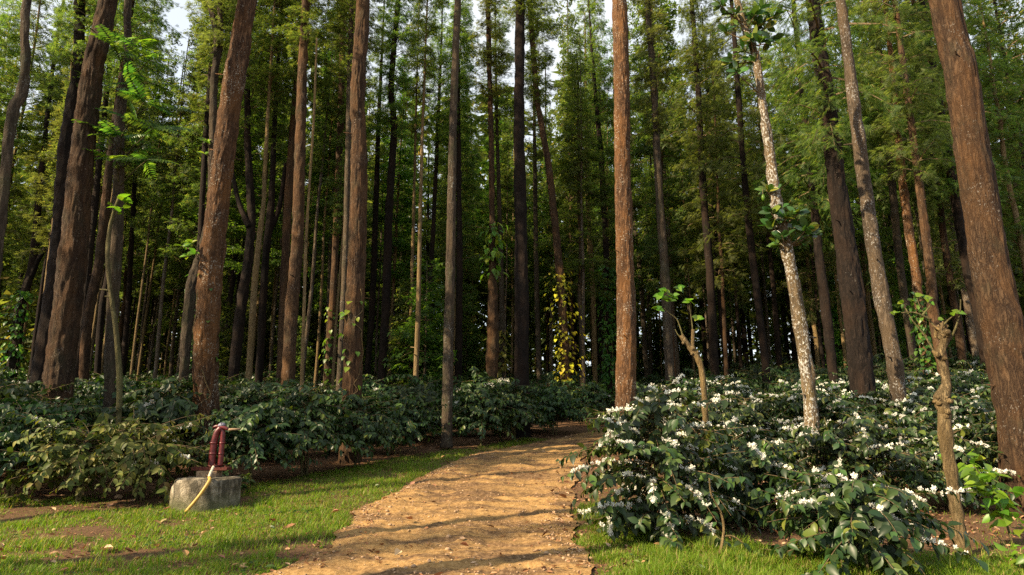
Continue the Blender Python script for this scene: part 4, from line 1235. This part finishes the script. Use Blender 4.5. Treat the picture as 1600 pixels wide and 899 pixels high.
# larger fallen leaves and stones that can be picked out
DRY_OBJ = [tpl_mesh("fallen_leaf", leaf_tpl([(0.15, 0.5), (0.35, 1.0), (0.65, 0.85), (0.85, 0.4)], w, f, c, 0.03), M['dryleaf']) for w, f, c in ((0.28, 0.35, -0.3), (0.24, 0.2, 0.35), (0.33, 0.45, -0.15))]
def surf(x, y):
    return float(path_z(x, y)) if path_depth(x, y) > 0 else float(gz(x, y))
def fallen(px, py, size, label, group=None, k=0):
    g = gp(px, py); a = RNG.uniform(0, 6.28)
    Mx = frames(np.array([[math.cos(a), math.sin(a), 0.1]]), RNG.normal(0, 0.25, (1, 3)) + [0, 0, 1], np.array([size]))[0]
    o = link("fallen_leaf", DRY_OBJ[k % 3], None, None, label, "dry leaf", group)
    o.matrix_local = mat4(Mx, (g[0], g[1], surf(g[0], g[1]) + 0.03))
for k, (px, py, s, lb) in enumerate([(427, 822, 0.15, "large curled tan leaf on the grass right of the concrete block"),
    (445, 830, 0.13, "tan leaf lying just below the large curled one by the block"),
    (733, 865, 0.11, "single red-brown leaf lying alone in the middle of the path"),
    (168, 797, 0.14, "pale curled leaf on the grass below the olive bush"),
    (262, 815, 0.13, "tan leaf on the grass just left below the concrete block"),
    (157, 866, 0.13, "pinkish dry leaf on the grass at lower left"),
    (640, 762, 0.13, "pale dry leaf at the grassy left border of the path"),
    (1478, 888, 0.14, "tan leaf at the foot of the knobbed cut stump")]):
    fallen(px, py, s, lb, None, k)
for k in range(46):
    left = k < 30
    px, py = (RNG.uniform(0, 520), RNG.uniform(792, 895)) if left else (RNG.uniform(560, 900), RNG.uniform(740, 895))
    fallen(px, py, RNG.uniform(0.08, 0.13), "small dry leaf among others on the left-hand grass" if left else "small dry leaf among others on the dirt path",
           "dry leaves on the grass" if left else "dry leaves on the path", k)
STONE_OBJ = [tpl_mesh("stone", pebble_tpl(k), M['stone'], True) for k in range(3, 7)]
for k in range(40):
    px, py = (RNG.uniform(840, 925), RNG.uniform(780, 895)) if k < 22 else (RNG.uniform(480, 880), RNG.uniform(780, 895))
    g = gp(px, py); s = RNG.uniform(0.02, 0.045)
    o = link("stone", STONE_OBJ[k % 4], None, (g[0], g[1], surf(g[0], g[1]) + s * 0.15),
             "small pale stone among others along the path's right border" if k < 22 else "small pale stone among others on the open dirt path", "stone",
             "stones along the path's border" if k < 22 else "stones on the path")
    o.scale = (s, s, s); o.rotation_euler = (0, 0, RNG.uniform(0, 6.28))
o = link("stone", STONE_OBJ[1], None, (*gp(185, 778), float(gz(*gp(185, 778))) + 0.02), "grey-white stone under the olive leaved bush", "stone")
o.scale = (0.085, 0.07, 0.09)

# ------------------------------------------------------------------ concrete block, hand pump, hose
def concrete_material():
    m, nt, out = nodes_of("weathered_concrete")
    v = stretched(nt, (1, 1, 1), False); v2 = stretched(nt, (1, 1, 0.25), False)
    a = noise(nt, v, 5, 7, 0.65); b = noise(nt, v2, 4.5, 6, 0.65); c = noise(nt, v, 60, 4, 0.6)
    col = ramp(nt, a, [(0.34, (0.085, 0.070, 0.046)), (0.48, (0.27, 0.230, 0.165)), (0.66, (0.50, 0.45, 0.35))])
    col = mixc(nt, ramp(nt, b, [(0.43, (0, 0, 0)), (0.56, (0.9, 0.9, 0.9))]), col, (0.045, 0.040, 0.027))
    g = nd(nt, "ShaderNodeTexCoord"); sp = nd(nt, "ShaderNodeSeparateXYZ"); nt.links.new(g.outputs["Object"], sp.inputs[0])
    low = ramp(nt, mathn(nt, 'ADD', sp.outputs[2], mathn(nt, 'MULTIPLY', a, 0.35)), [(0.22, (0.8, 0.8, 0.8)), (0.42, (0, 0, 0))])
    col = mixc(nt, low, col, (0.10, 0.105, 0.05))
    finish(nt, out, col, 0.92, mathn(nt, 'ADD', a, mathn(nt, 'MULTIPLY', c, 0.45)), 1.0, 0.07, 0.2)
    return m
M['concrete'] = concrete_material()
M['red_paint'] = plain("worn_red_paint", (0.065, 0.008, 0.010), (0.14, 0.017, 0.018), 16, 0.38, 0.25, 0.006, 0.5)
M['rust'] = plain("rusty_red_steel", (0.045, 0.010, 0.007), (0.12, 0.028, 0.018), 24, 0.75, 0.4)
M['cap'] = plain("blue_grey_cap", (0.10, 0.10, 0.14), (0.20, 0.20, 0.26), 20, 0.5)
M['wood'] = plain("weathered_wood", (0.16, 0.10, 0.06), (0.30, 0.22, 0.14), 30, 0.8)
M['hose_y'] = plain("yellow_hose", (0.38, 0.22, 0.045), (0.52, 0.33, 0.09), 18, 0.45, 0.1)
M['hose_w'] = plain("bleached_hose", (0.50, 0.42, 0.30), (0.66, 0.58, 0.44), 18, 0.5, 0.1)

gb = gp(320, 799)
by = gb[1] + 0.50
bx = gb[0] * by / gb[1]
bz = float(gz(bx, by))
def block_mesh():
    segs, rows = 72, [(-0.08, 1.03), (0.06, 1.02), (0.16, 1.0), (0.26, 1.0), (0.36, 0.99), (0.44, 0.985), (0.485, 0.965), (0.50, 0.93), (0.505, 0.7), (0.50, 0.35)]
    V = []
    for j, (z, r) in enumerate(rows):
        for k in range(segs):
            a = k / segs * 6.2832
            n = vnoise(k / segs * 14, z * 7, 201, 14) - 0.5
            chip = max(0, vnoise(k / segs * 20, 3.1, 205, 20) - 0.62) if 0.4 < z and r > 0.9 else 0
            rr = 0.52 * r * (1 + 0.05 * n - 0.12 * chip)
            V.append((rr * math.cos(a), rr * math.sin(a), z * 0.86 - 0.05 * chip + 0.012 * (vnoise(math.cos(a) * r * 6 + 9, math.sin(a) * r * 6 + 9, 207) - 0.5)))
    V.append((0, 0, 0.43))
    n = len(rows)
    Q = [(j * segs + k, j * segs + (k + 1) % segs, (j + 1) * segs + (k + 1) % segs, (j + 1) * segs + k) for j in range(n - 1) for k in range(segs)]
    Tt = [((n - 1) * segs + k, (n - 1) * segs + (k + 1) % segs, n * segs) for k in range(segs)]
    return mesh_np("concrete_block", np.array(V), [(np.array(Q), 0), (np.array(Tt), 0)], [M['concrete']], True)
link("concrete_block", block_mesh(), None, (bx, by, bz), "round mossy weathered concrete block standing in the grass", "concrete block")

def box_mesh(name, sx, sy, sz, mat, bev=0.006):
    import bmesh
    bm = bmesh.new(); bmesh.ops.create_cube(bm, size=1.0)
    for v in bm.verts: v.co = (v.co.x * sx, v.co.y * sy, v.co.z * sz)
    bmesh.ops.bevel(bm, geom=list(bm.edges), offset=bev, segments=2, affect='EDGES')
    me = bpy.data.meshes.new(name); bm.to_mesh(me); bm.free(); me.materials.append(mat)
    return me
def tube_mesh(name, pts, rad_, mat, segs=16, n=24, sm=True):
    pr = smooth_path(np.column_stack([pts, rad_]), n) if sm else np.column_stack([pts, rad_])
    V, F = tube(pr[:, :3], pr[:, 3], segs)
    return mesh_np(name, V, [(f, 0) for f in F], [mat], True)

ptop = bz + 0.432
pump = link("hand_pump", None, None, (bx - 0.01, by + 0.16, ptop), "dark red hand pump with two upright pipes behind the concrete block's rim", "water pump")
link("base_block", box_mesh("base_block", 0.34, 0.22, 0.10, M['wood']), pump, (-0.07, 0.05, 0.05))
link("base_plate", box_mesh("base_plate", 0.60, 0.20, 0.05, M['rust']), pump, (-0.04, 0.05, 0.128))
link("flange", tube_mesh("flange", [(0, 0, 0.154), (0, 0, 0.19)], [0.10, 0.10], M['rust'], 16, 2, False), pump, (0.0, 0.04, 0.0))
mp_ = link("main_pipe", tube_mesh("main_pipe", [(-0.035, 0.03, 0.17), (-0.035, 0.03, 0.45), (-0.02, 0.03, 0.62), (0.01, 0.03, 0.73), (0.065, 0.03, 0.80)],
     [0.056, 0.055, 0.053, 0.049, 0.042], M['red_paint'], 18, 30), pump)
for z in (0.36, 0.53):
    link("pipe_collar", tube_mesh("pipe_collar", [(-0.035, 0.03, z), (-0.034, 0.03, z + 0.03)], [0.063, 0.063], M['red_paint'], 18, 2, False), mp_)
rp = link("rear_pipe", tube_mesh("rear_pipe", [(0.098, 0.05, 0.17), (0.098, 0.05, 0.5), (0.094, 0.05, 0.70), (0.075, 0.045, 0.77)], [0.043, 0.043, 0.042, 0.038], M['red_paint'], 16, 24), pump)
for z in (0.36, 0.53):
    link("pipe_collar", tube_mesh("pipe_collar", [(0.098, 0.05, z), (0.098, 0.05, z + 0.026)], [0.049, 0.049], M['red_paint'], 16, 2, False), rp)
link("cap", tube_mesh("cap", [(0.02, 0.035, 0.80), (0.05, 0.035, 0.835), (0.09, 0.035, 0.845), (0.12, 0.035, 0.825)], [0.034, 0.040, 0.038, 0.026], M['cap'], 14, 10), pump)
link("pivot_bracket", tube_mesh("pivot_bracket", [(-0.07, 0.03, 0.80), (0.0, 0.03, 0.82), (0.10, 0.03, 0.80), (0.19, 0.03, 0.77)], [0.02, 0.03, 0.034, 0.026], M['red_paint'], 12, 12), pump)
link("handle", tube_mesh("handle", [(0.17, 0.03, 0.765), (0.40, 0.01, 0.772)], [0.019, 0.017], M['wood'], 12, 2, False), pump)
for k in range(6):
    a = k * 1.0472
    link("bolt", box_mesh("bolt", 0.022, 0.022, 0.024, M['rust'], 0.004), pump, (0.082 * math.cos(a), 0.04 + 0.082 * math.sin(a), 0.198))
for sx in (-0.29, 0.21):
    link("bolt", box_mesh("bolt", 0.03, 0.03, 0.03, M['rust'], 0.005), pump, (sx, 0.0, 0.165))
hose = link("hose", None, None, (bx, by, bz), "short bent yellow pipe hanging over the concrete block's front", "hose")
hp = np.array([(0.06, 0.03, 0.60), (0.10, -0.14, 0.52), (0.17, -0.34, 0.462)])
link("outlet_end", tube_mesh("outlet_end", hp, [0.022, 0.022, 0.020], M['hose_w'], 12, 12), hose)
hp = np.array([(0.168, -0.335, 0.463), (0.24, -0.46, 0.452), (0.262, -0.545, 0.40), (0.16, -0.60, 0.20), (0.0, -0.63, -0.02)])
link("hose_pipe", tube_mesh("hose_pipe", hp, [0.022, 0.025, 0.026, 0.025, 0.025], M['hose_y'], 12, 26), hose)

# ------------------------------------------------------------------ leafy extras on and beside the trees
JACK = leaf_tpl([(0.12, 0.3), (0.35, 0.85), (0.62, 1.0), (0.85, 0.65)], 0.25, 0.14, 0.18)
JACK_OBJ = tpl_mesh("leaf", JACK, M['jack']); BRIGHT_OBJ = tpl_mesh("leaf", LEAF_FINE, M['bright'])
HEART = leaf_tpl([(-0.06, 0.55), (0.12, 0.98), (0.35, 1.0), (0.62, 0.66), (0.84, 0.26)], 0.42, 0.1, 0.22)
HEART_BRIGHT = tpl_mesh("leaf", HEART, M['bright']); HEART_GREEN = tpl_mesh("leaf", HEART, M['broad']); HEART_YELLOW = tpl_mesh("leaf", HEART, M['yellow'])

def leaf_at(parent, me, p, d, size, up=None):
    up = np.array([0, 0, 1.0]) + RNG.normal(0, 0.35, 3) if up is None else up
    o = link("leaf", me, parent)
    o.matrix_local = mat4(frames(np.array([d], float), np.array([up], float), np.array([size]))[0], p)
    return o

def shoot(parent, pts, r0, r1, mat, name="shoot"):
    return link(name, tube_mesh(name, np.array(pts, float), np.linspace(r0, r1, len(pts)), mat, 8, 14), parent)

def leafy_cluster(tree, d, spots, me, size, mat, n, spread=0.10, twig=True):
    """whorls of leaves at the ends of short twigs growing from a trunk"""
    root, on_trunk, base = tree
    for px, py in spots:
        e = at(px, py, d + RNG.uniform(-0.35, 0.25)) - base
        s = on_trunk(e[2] - RNG.uniform(0.05, 0.35))[:3]
        shoot(root, [s, (s + e) / 2 + [0, 0, -0.03], e], 0.016, 0.008, mat, "twig")
        a0 = RNG.uniform(0, 6.28); ax = unit(e - s)
        for k in range(n):
            a = a0 + k * 2.4; l = RNG.uniform(0.0, spread)
            dr = np.array([math.cos(a), math.sin(a), RNG.uniform(-0.35, 0.6)]) + ax * 0.5
            leaf_at(root, me, e - ax * l, dr, size * RNG.uniform(0.7, 1.25), np.array([0, -0.75, 0.55]) + RNG.normal(0, 0.45, 3))

leafy_cluster(T['lichen'], 11.4, [(1197, 297), (1216, 322), (1228, 340), (1206, 352), (1245, 352), (1222, 368), (1238, 375), (1212, 380), (1262, 356), (1268, 366), (1250, 330), (1204, 330), (1256, 380)], JACK_OBJ, 0.22, M['twig'], 12)
leafy_cluster(T['lichen'], 11.4, [(1125, 8), (1145, 18), (1180, 22), (1192, 12), (1200, 42), (1172, 58), (1188, 62), (1140, 98), (1150, 112), (1162, 30), (1175, 95), (1205, 65), (1130, 48), (1160, 78), (1185, 38), (1210, 25)], JACK_OBJ, 0.24, M['twig'], 10)
rt = T['lichen']; fp = at(1192, 303, 11.15) - rt[2]
fr = tube_mesh("fruit", [fp + [0, 0, -0.02], fp + [0, 0, -0.06], fp + [0, 0, -0.10], fp + [0, 0, -0.135]], [0.02, 0.032, 0.031, 0.012], M['bright'], 10, 10)
fo = link("fruit", fr, rt[0], label="small yellow-green hanging fruit")
shoot(rt[0], [fp + [0, 0, 0.09], fp + [0, 0, 0.03], fp + [0, 0, -0.02]], 0.006, 0.005, M['bark_green'], "fruit_stalk")

# large feather-shaped leaves on the grey crooked trunk
def pinnate(n, seed):
    r = np.random.default_rng(seed)
    S = Soup()
    lf = leaf_tpl([(0.3, 0.9), (0.65, 0.8)], 0.17, 0.12, 0.2)
    x = np.linspace(0.16, 0.95, n)
    z = -0.30 * x ** 2
    for s in (-1, 1):
        P = np.stack([x, np.zeros(n), z], -1)
        d = np.stack([np.full(n, 0.45), np.full(n, s * 1.0), np.full(n, -0.22)], -1) + r.normal(0, 0.08, (n, 3))
        S.scatter(lf, frames(d, np.tile([0, 0, 1.0], (n, 1)) + r.normal(0, 0.12, (n, 3)), 0.26 * np.sin(np.pi * (0.22 + 0.62 * x)) * r.uniform(0.9, 1.1, n)), P)
    V, F = tube(np.stack([np.linspace(0, 1, 6), np.zeros(6), -0.30 * np.linspace(0, 1, 6) ** 2], -1), np.linspace(0.010, 0.004, 6), 4, caps=False)
    S.add(V, F, 0)
    return S.build("compound_leaf", [M['broad']])
PIN = [pinnate(9, 1), pinnate(11, 2)]
PINB = [p.copy() for p in PIN]
for p in PINB: p.materials.clear(); p.materials.append(M['bright'])
rt = T['crook']
for px, py, mats in [(190, 85, 1), (178, 70, 1), (215, 75, 1), (232, 95, 0), (205, 130, 0), (225, 160, 0), (180, 140, 0), (240, 200, 0), (220, 230, 0), (190, 215, 0), (235, 130, 0), (170, 235, 0), (205, 255, 0), (230, 250, 0), (165, 210, 0), (245, 165, 0), (210, 190, 0), (182, 250, 1)]:
    d = 14.6 + RNG.uniform(-0.8, 0.6)
    e = at(px, py, d) - rt[2]; s = rt[1](max(0.5, e[2] - RNG.uniform(0.1, 0.5)))[:3]
    shoot(rt[0], [s, (s + e) / 2 + [0, 0, 0.05], e], 0.018, 0.008, M['bark_green'], "branch")
    for k in range(5):
        a = RNG.uniform(0, 6.28)
        dr = np.array([math.cos(a), math.sin(a) * 0.8, RNG.uniform(-0.05, 0.5)]); dr[:2] += 0.5 * unit(e - s)[:2]
        o = link("compound_leaf", (PINB if mats and k < 2 else PIN)[k % 2], rt[0])
        o.matrix_local = mat4(frames(np.array([dr]), np.array([[0, -0.45, 0.8]]) + RNG.normal(0, 0.25, (1, 3)), np.array([RNG.uniform(0.5, 0.85)]))[0], e)
rt = T['pole']
for k in range(12):
    e = at(187 + RNG.normal(0, 4), 312 + RNG.uniform(-6, 22), 12.6) - rt[2]
    a = RNG.uniform(0, 6.28)
    leaf_at(rt[0], BRIGHT_OBJ, e, (math.cos(a), math.sin(a), RNG.uniform(-0.2, 0.9)), RNG.uniform(0.16, 0.3))
leafy_cluster(T['twist'], 20.0, [(296, 378), (285, 385), (305, 395), (318, 240), (322, 220), (290, 400)], BRIGHT_OBJ, 0.24, M['twig'], 7)

# climbing vines: things of their own, clinging to trunks
def vine(tree, z0, z1, n, me, size, label, reach=0.28, spread=1.0, stem=True, objects=True, mat=None):
    root, on_trunk, base = tree
    v = link("climbing_vine", None, None, base, label, "vine")
    r = np.random.default_rng(int(abs(base[0]) * 100) + n)
    a = r.uniform(0, 6.28); pts = []
    for z in np.linspace(z0, z1, 24):
        p = on_trunk(z); a += r.normal(0, 0.35)
        pts.append(p[:3] + [(p[3] + 0.012) * math.cos(a), -(p[3] + 0.012) * abs(math.sin(a)), 0])
    link("vine_stem", tube_mesh("vine_stem", np.array(pts), np.full(24, 0.011), M['bark_tan'], 6, 60), v)
    P = []; D = []; Z = []
    for k in range(n):
        z = r.uniform(z0, z1); p = on_trunk(z); b = r.uniform(0, 6.28) if r.random() < 0.4 else r.uniform(3.3, 6.1)
        q = p[3] + r.uniform(0.02, reach) * r.random()
        P.append(p[:3] + [q * math.cos(b), q * math.sin(b), 0]); D.append([math.cos(b) * 0.6, math.sin(b) * 0.6, -r.uniform(0.2, 1.1)]); Z.append(size * r.uniform(0.6, 1.25))
    P, D, Z = np.array(P), np.array(D), np.array(Z)
    U = np.column_stack([D[:, 0], D[:, 1], np.full(n, 0.7)]) + r.normal(0, 0.25, (n, 3))
    if objects:
        for k in range(n):
            leaf_at(v, me, P[k], D[k], Z[k], U[k])
    else:
        S = Soup(); S.scatter(leaf_tpl([(0.1, 0.9), (0.5, 0.9)], 0.4, 0.1, 0.2), frames(D, U, Z), P)
        link("foliage", S.build("foliage", [M[mat]]), v, kind="stuff")
    return v
vine(T['vine'], 1.6, 6.2, 220, HEART_YELLOW, 0.17, "yellow-leaved vine climbing the leaning red-brown trunk", 1.05)
vine(T['mid_big'], 0.8, 4.2, 26, HEART_BRIGHT, 0.15, "sparse green vine on the stout brown trunk", 0.10)
vine(T['t14'], 0.8, 4.8, 70, HEART_BRIGHT, 0.17, "light green vine on the slim reddish trunk left of the stout one", 0.3)
vine(T['big_left'], 0.6, 4.6, 10, HEART_GREEN, 0.09, "bare creeper stem running up the thick orange-brown trunk", 0.05)
vine(T['shaggy'], 6.0, 8.4, 70, BRIGHT_OBJ, 0.36, "tuft of light green leaves on the shaggy-footed trunk", 0.5)
vine(T['t23b'], 0.5, 7.0, 420, None, 0.22, "dense dark green vine covering the knobbed dark trunk", 0.5, objects=False, mat='broad')
vine(T['t9b'], 0.5, 6.0, 380, None, 0.2, "dark green vine on the straight trunk behind the twisted one", 0.4, objects=False, mat='broad')
vine(T['t17c'], 0.5, 4.5, 260, None, 0.2, "dark green vine on the slim trunk near the yellow-tan one", 0.5, objects=False, mat='broad')
vine(T['l7'], 0.5, 5.5, 240, None, 0.2, "light green vine on the slanting trunk near the left edge", 0.6, objects=False, mat='broad')
vine(T['t20b'], 0.5, 4.0, 180, None, 0.22, "golden green vine on the grey speckled trunk's foot", 0.4, objects=False, mat='needle_gold')
vine(T['t31'], 0.5, 4.0, 200, None, 0.18, "dark green vine at the rusty orange trunk's foot", 0.45, objects=False, mat='broad')

# two cut-back stumps with fresh shoots
def stump(d, pts, label, shoots, knobs, leafsize, mat='bark_tan'):
    W = np.array([[*at(x, y, d), 0.37 * w * px_scale(at(x, y, d))] for x, y, w in pts])
    W = W[np.argsort(W[:, 2])]
    g = float(gz(W[0, 0], d))
    if W[0, 2] > g:
        b = W[0].copy(); b[2] = g - 0.05; b[3] *= 1.15; b[0] += (W[0, 0] - W[1, 0]) * (W[0, 2] - g) / max(W[1, 2] - W[0, 2], 0.1) * 0.6
        W = np.concatenate([[b], W])
    base = np.array([W[0, 0], d, g])
    root = link("pollarded_tree", None, None, base, label, "cut tree")
    L = W.copy(); L[:, :3] -= base
    pr = smooth_path(L, 90)
    r = pr[:, 3] * (1 + 0.10 * np.sin(np.linspace(0, 40, 90)) * np.linspace(0.2, 1, 90))
    V, F = tube(pr[:, :3], r, 28, 0.018, int(d * 10), True, 14.0)
    link("trunk", mesh_np("trunk", V, [(f, 0) for f in F], [M[mat]], True), root)
    for (x, y, rr) in knobs:
        p = at(x, y, d - 0.02) - base
        S = Soup()
        for k in range(5):
            q = p + RNG.normal(0, rr * 0.45, 3); e = q + RNG.normal(0, rr * 0.7, 3) + [0, 0, rr * 0.4]
            V, F = tube([q, (q + e) / 2, e], [rr * 0.6, rr * 0.75, rr * 0.35], 9, 0.02, k); S.add(V, F)
        link("burl", S.build("burl", [M[mat]], True), root)
    for line, leaves in shoots:
        Q = [at(x, y, d + dz) - base for x, y, dz in line]
        shoot(root, Q, 0.013, 0.005, M['bark_green'])
        for (x, y, dz) in leaves:
            e = at(x, y, d + dz) - base
            for k in range(2 if d < 9 else 4):
                a = RNG.uniform(0, 6.28)
                leaf_at(root, HEART_BRIGHT if RNG.random() < 0.75 else HEART_GREEN, e, (math.cos(a), -abs(math.sin(a)) * 0.5, RNG.uniform(-0.5, 0.5)), leafsize * RNG.uniform(0.7, 1.2), np.array([0, -0.9, 0.6]) + RNG.normal(0, 0.4, 3))
    return root, base
gs = gp(1508, 868)
st1, sb1 = stump(float(gs[1]), [(1508, 868, 30), (1498, 820, 24), (1486, 740, 25), (1478, 690, 25), (1474, 640, 24), (1471, 622, 27), (1478, 605, 22), (1478, 590, 16), (1472, 562, 15), (1470, 548, 19), (1474, 540, 16), (1476, 525, 22), (1471, 515, 15)],
    "knobbed tan cut-back stump with thin leafy shoots, at right in the foreground",
    [([(1463, 556, 0), (1445, 525, 0.05), (1425, 500, 0.05), (1415, 482, 0.1)], [(1408, 474, 0.1), (1398, 490, 0.1)]),
     ([(1468, 520, 0), (1452, 500, 0.1), (1437, 478, 0.15), (1432, 462, 0.2)], [(1430, 462, 0.2), (1440, 464, 0.2), (1425, 470, 0.1)]),
     ([(1455, 500, 0.05), (1430, 489, 0.05), (1408, 489, 0.05)], [(1402, 488, 0.05)]),
     ([(1441, 493, 0.1), (1452, 480, 0.1), (1456, 475, 0.1)], [(1453, 472, 0.1), (1446, 466, 0.1)]),
     ([(1485, 532, 0), (1494, 510, -0.05), (1500, 488, -0.1), (1501, 468, -0.1)], [(1497, 488, -0.1)]),
     ([(1474, 508, 0), (1482, 500, -0.05), (1488, 495, -0.1)], [(1486, 492, -0.1), (1466, 498, 0.1)])],
    [(1466, 622, 0.045), (1470, 630, 0.05), (1476, 645, 0.06), (1472, 560, 0.04), (1474, 522, 0.05)], 0.085)
for k in range(11):                         # splintered cut ends of old shoots at the head
    p = at(1473 + RNG.normal(0, 5), 524 + RNG.uniform(-4, 6), float(gs[1]) + RNG.normal(0, 0.04)) - sb1
    e = p + [RNG.normal(0, 0.07), RNG.normal(0, 0.05), RNG.uniform(0.06, 0.15)]
    shoot(st1, [p, (p + e) / 2, e], 0.022, 0.010, M['bark_tan'], "cut_shoot")
st2, sb2 = stump(11.0, [(1103, 660, 13), (1098, 590, 12), (1090, 560, 12), (1080, 545, 13), (1070, 532, 12), (1064, 524, 10)],
    "smaller cut-back stump with round leaves behind the blossoming bushes",
    [([(1068, 528, 0), (1058, 500, 0.05), (1046, 490, 0.1), (1038, 482, 0.1)], [(1026, 482, 0.1), (1030, 462, 0.1), (1040, 455, 0.1)]),
     ([(1080, 540, 0), (1082, 515, 0.05), (1079, 490, 0.1), (1076, 470, 0.1)], [(1052, 462, 0.1), (1060, 450, 0.1), (1076, 470, 0.1), (1090, 497, 0.1)]),
     ([(1070, 532, 0), (1060, 524, 0), (1055, 515, 0)], [(1045, 468, 0.15)])],
    [(1084, 550, 0.05), (1070, 535, 0.04)], 0.13)
p = at(1082, 545, 11.0) - sb2; e = at(1083, 515, 11.0) - sb2
shoot(st2, [p, (p + e) / 2, e], 0.035, 0.028, M['bark_tan'], "cut_shoot")

# heart-leaved creeper hanging over the coffee, and bright saplings
def small_plant(name, px, py, h, n, me, size, label, cat, spread=0.35, base_px=None, lean=0):
    g = gp(*(base_px or (px, py)))
    root = link(name, None, None, (g[0], g[1], float(gz(g[0], g[1]))), label, cat)
    for s in range(3):
        a = RNG.uniform(0, 6.28)
        e = np.array([spread * math.cos(a) * 0.7 + lean, spread * math.sin(a) * 0.7, h * RNG.uniform(0.75, 1.0)])
        shoot(root, [(0, 0, -0.03), e * [0.3, 0.3, 0.5], e], 0.010, 0.004, M['bark_green'], "stem")
        for k in range(n // 3):
            t = RNG.uniform(0.35, 1.05); b = RNG.uniform(0, 6.28)
            q = np.array([e[0] * t * t, e[1] * t * t, e[2] * t]) + RNG.normal(0, spread * 0.16, 3)
            leaf_at(root, me, q, (math.cos(b), math.sin(b), RNG.uniform(-0.7, 0.35)), size * RNG.uniform(0.65, 1.25), np.array([math.cos(b) * 0.4, math.sin(b) * 0.4 - 0.35, 0.75]) + RNG.normal(0, 0.35, 3))
    return root
small_plant("creeper", 1060, 700, 1.75, 60, HEART_GREEN, 0.13, "heart-leaved green creeper hanging in front of the speckled trunk", "creeper", 0.35)
small_plant("bright_sapling", 1585, 858, 1.0, 110, BRIGHT_OBJ, 0.18, "bright green young shrub at the right edge below the massive trunk", "shrub", 0.55)
small_plant("bright_sapling", 1600, 895, 0.35, 24, BRIGHT_OBJ, 0.13, "low bright green seedling in the lower right corner", "seedling", 0.3)
small_plant("dark_seedling", 378, 775, 0.42, 24, LEAF_OBJ[0], 0.16, "small dark seedling beside the concrete block", "seedling", 0.2)

# a thin bent stem in front of the blossoming bushes
bs = link("bare_stem", None, None, (*gp(1122, 872), float(gz(*gp(1122, 872)))), "thin bent tan stem standing before the second blossoming bush", "stem")
b0 = np.array(bs.location); dd = float(b0[1])
link("stem", tube_mesh("stem", [at(x, y, dd) - b0 for x, y in ((1122, 876), (1128, 850), (1131, 825), (1126, 800), (1112, 775), (1108, 745))], np.linspace(0.019, 0.008, 6), M['bark_tan'], 9, 26), bs)
link("branch", tube_mesh("branch", [at(x, y, dd) - b0 for x, y in ((1131, 838), (1145, 838), (1160, 848), (1174, 862))], np.linspace(0.010, 0.005, 4), M['bark_tan'], 7, 14), bs)
for x, y in ((1174, 862), (1160, 848), (1110, 770), (1108, 745), (1115, 778), (1180, 868)):
    for k in range(2):
        leaf_at(bs, LEAF_OBJ[k], at(x, y, dd) - b0, (RNG.normal(0, 1), -0.5, RNG.uniform(-0.9, 0.1)), 0.13)
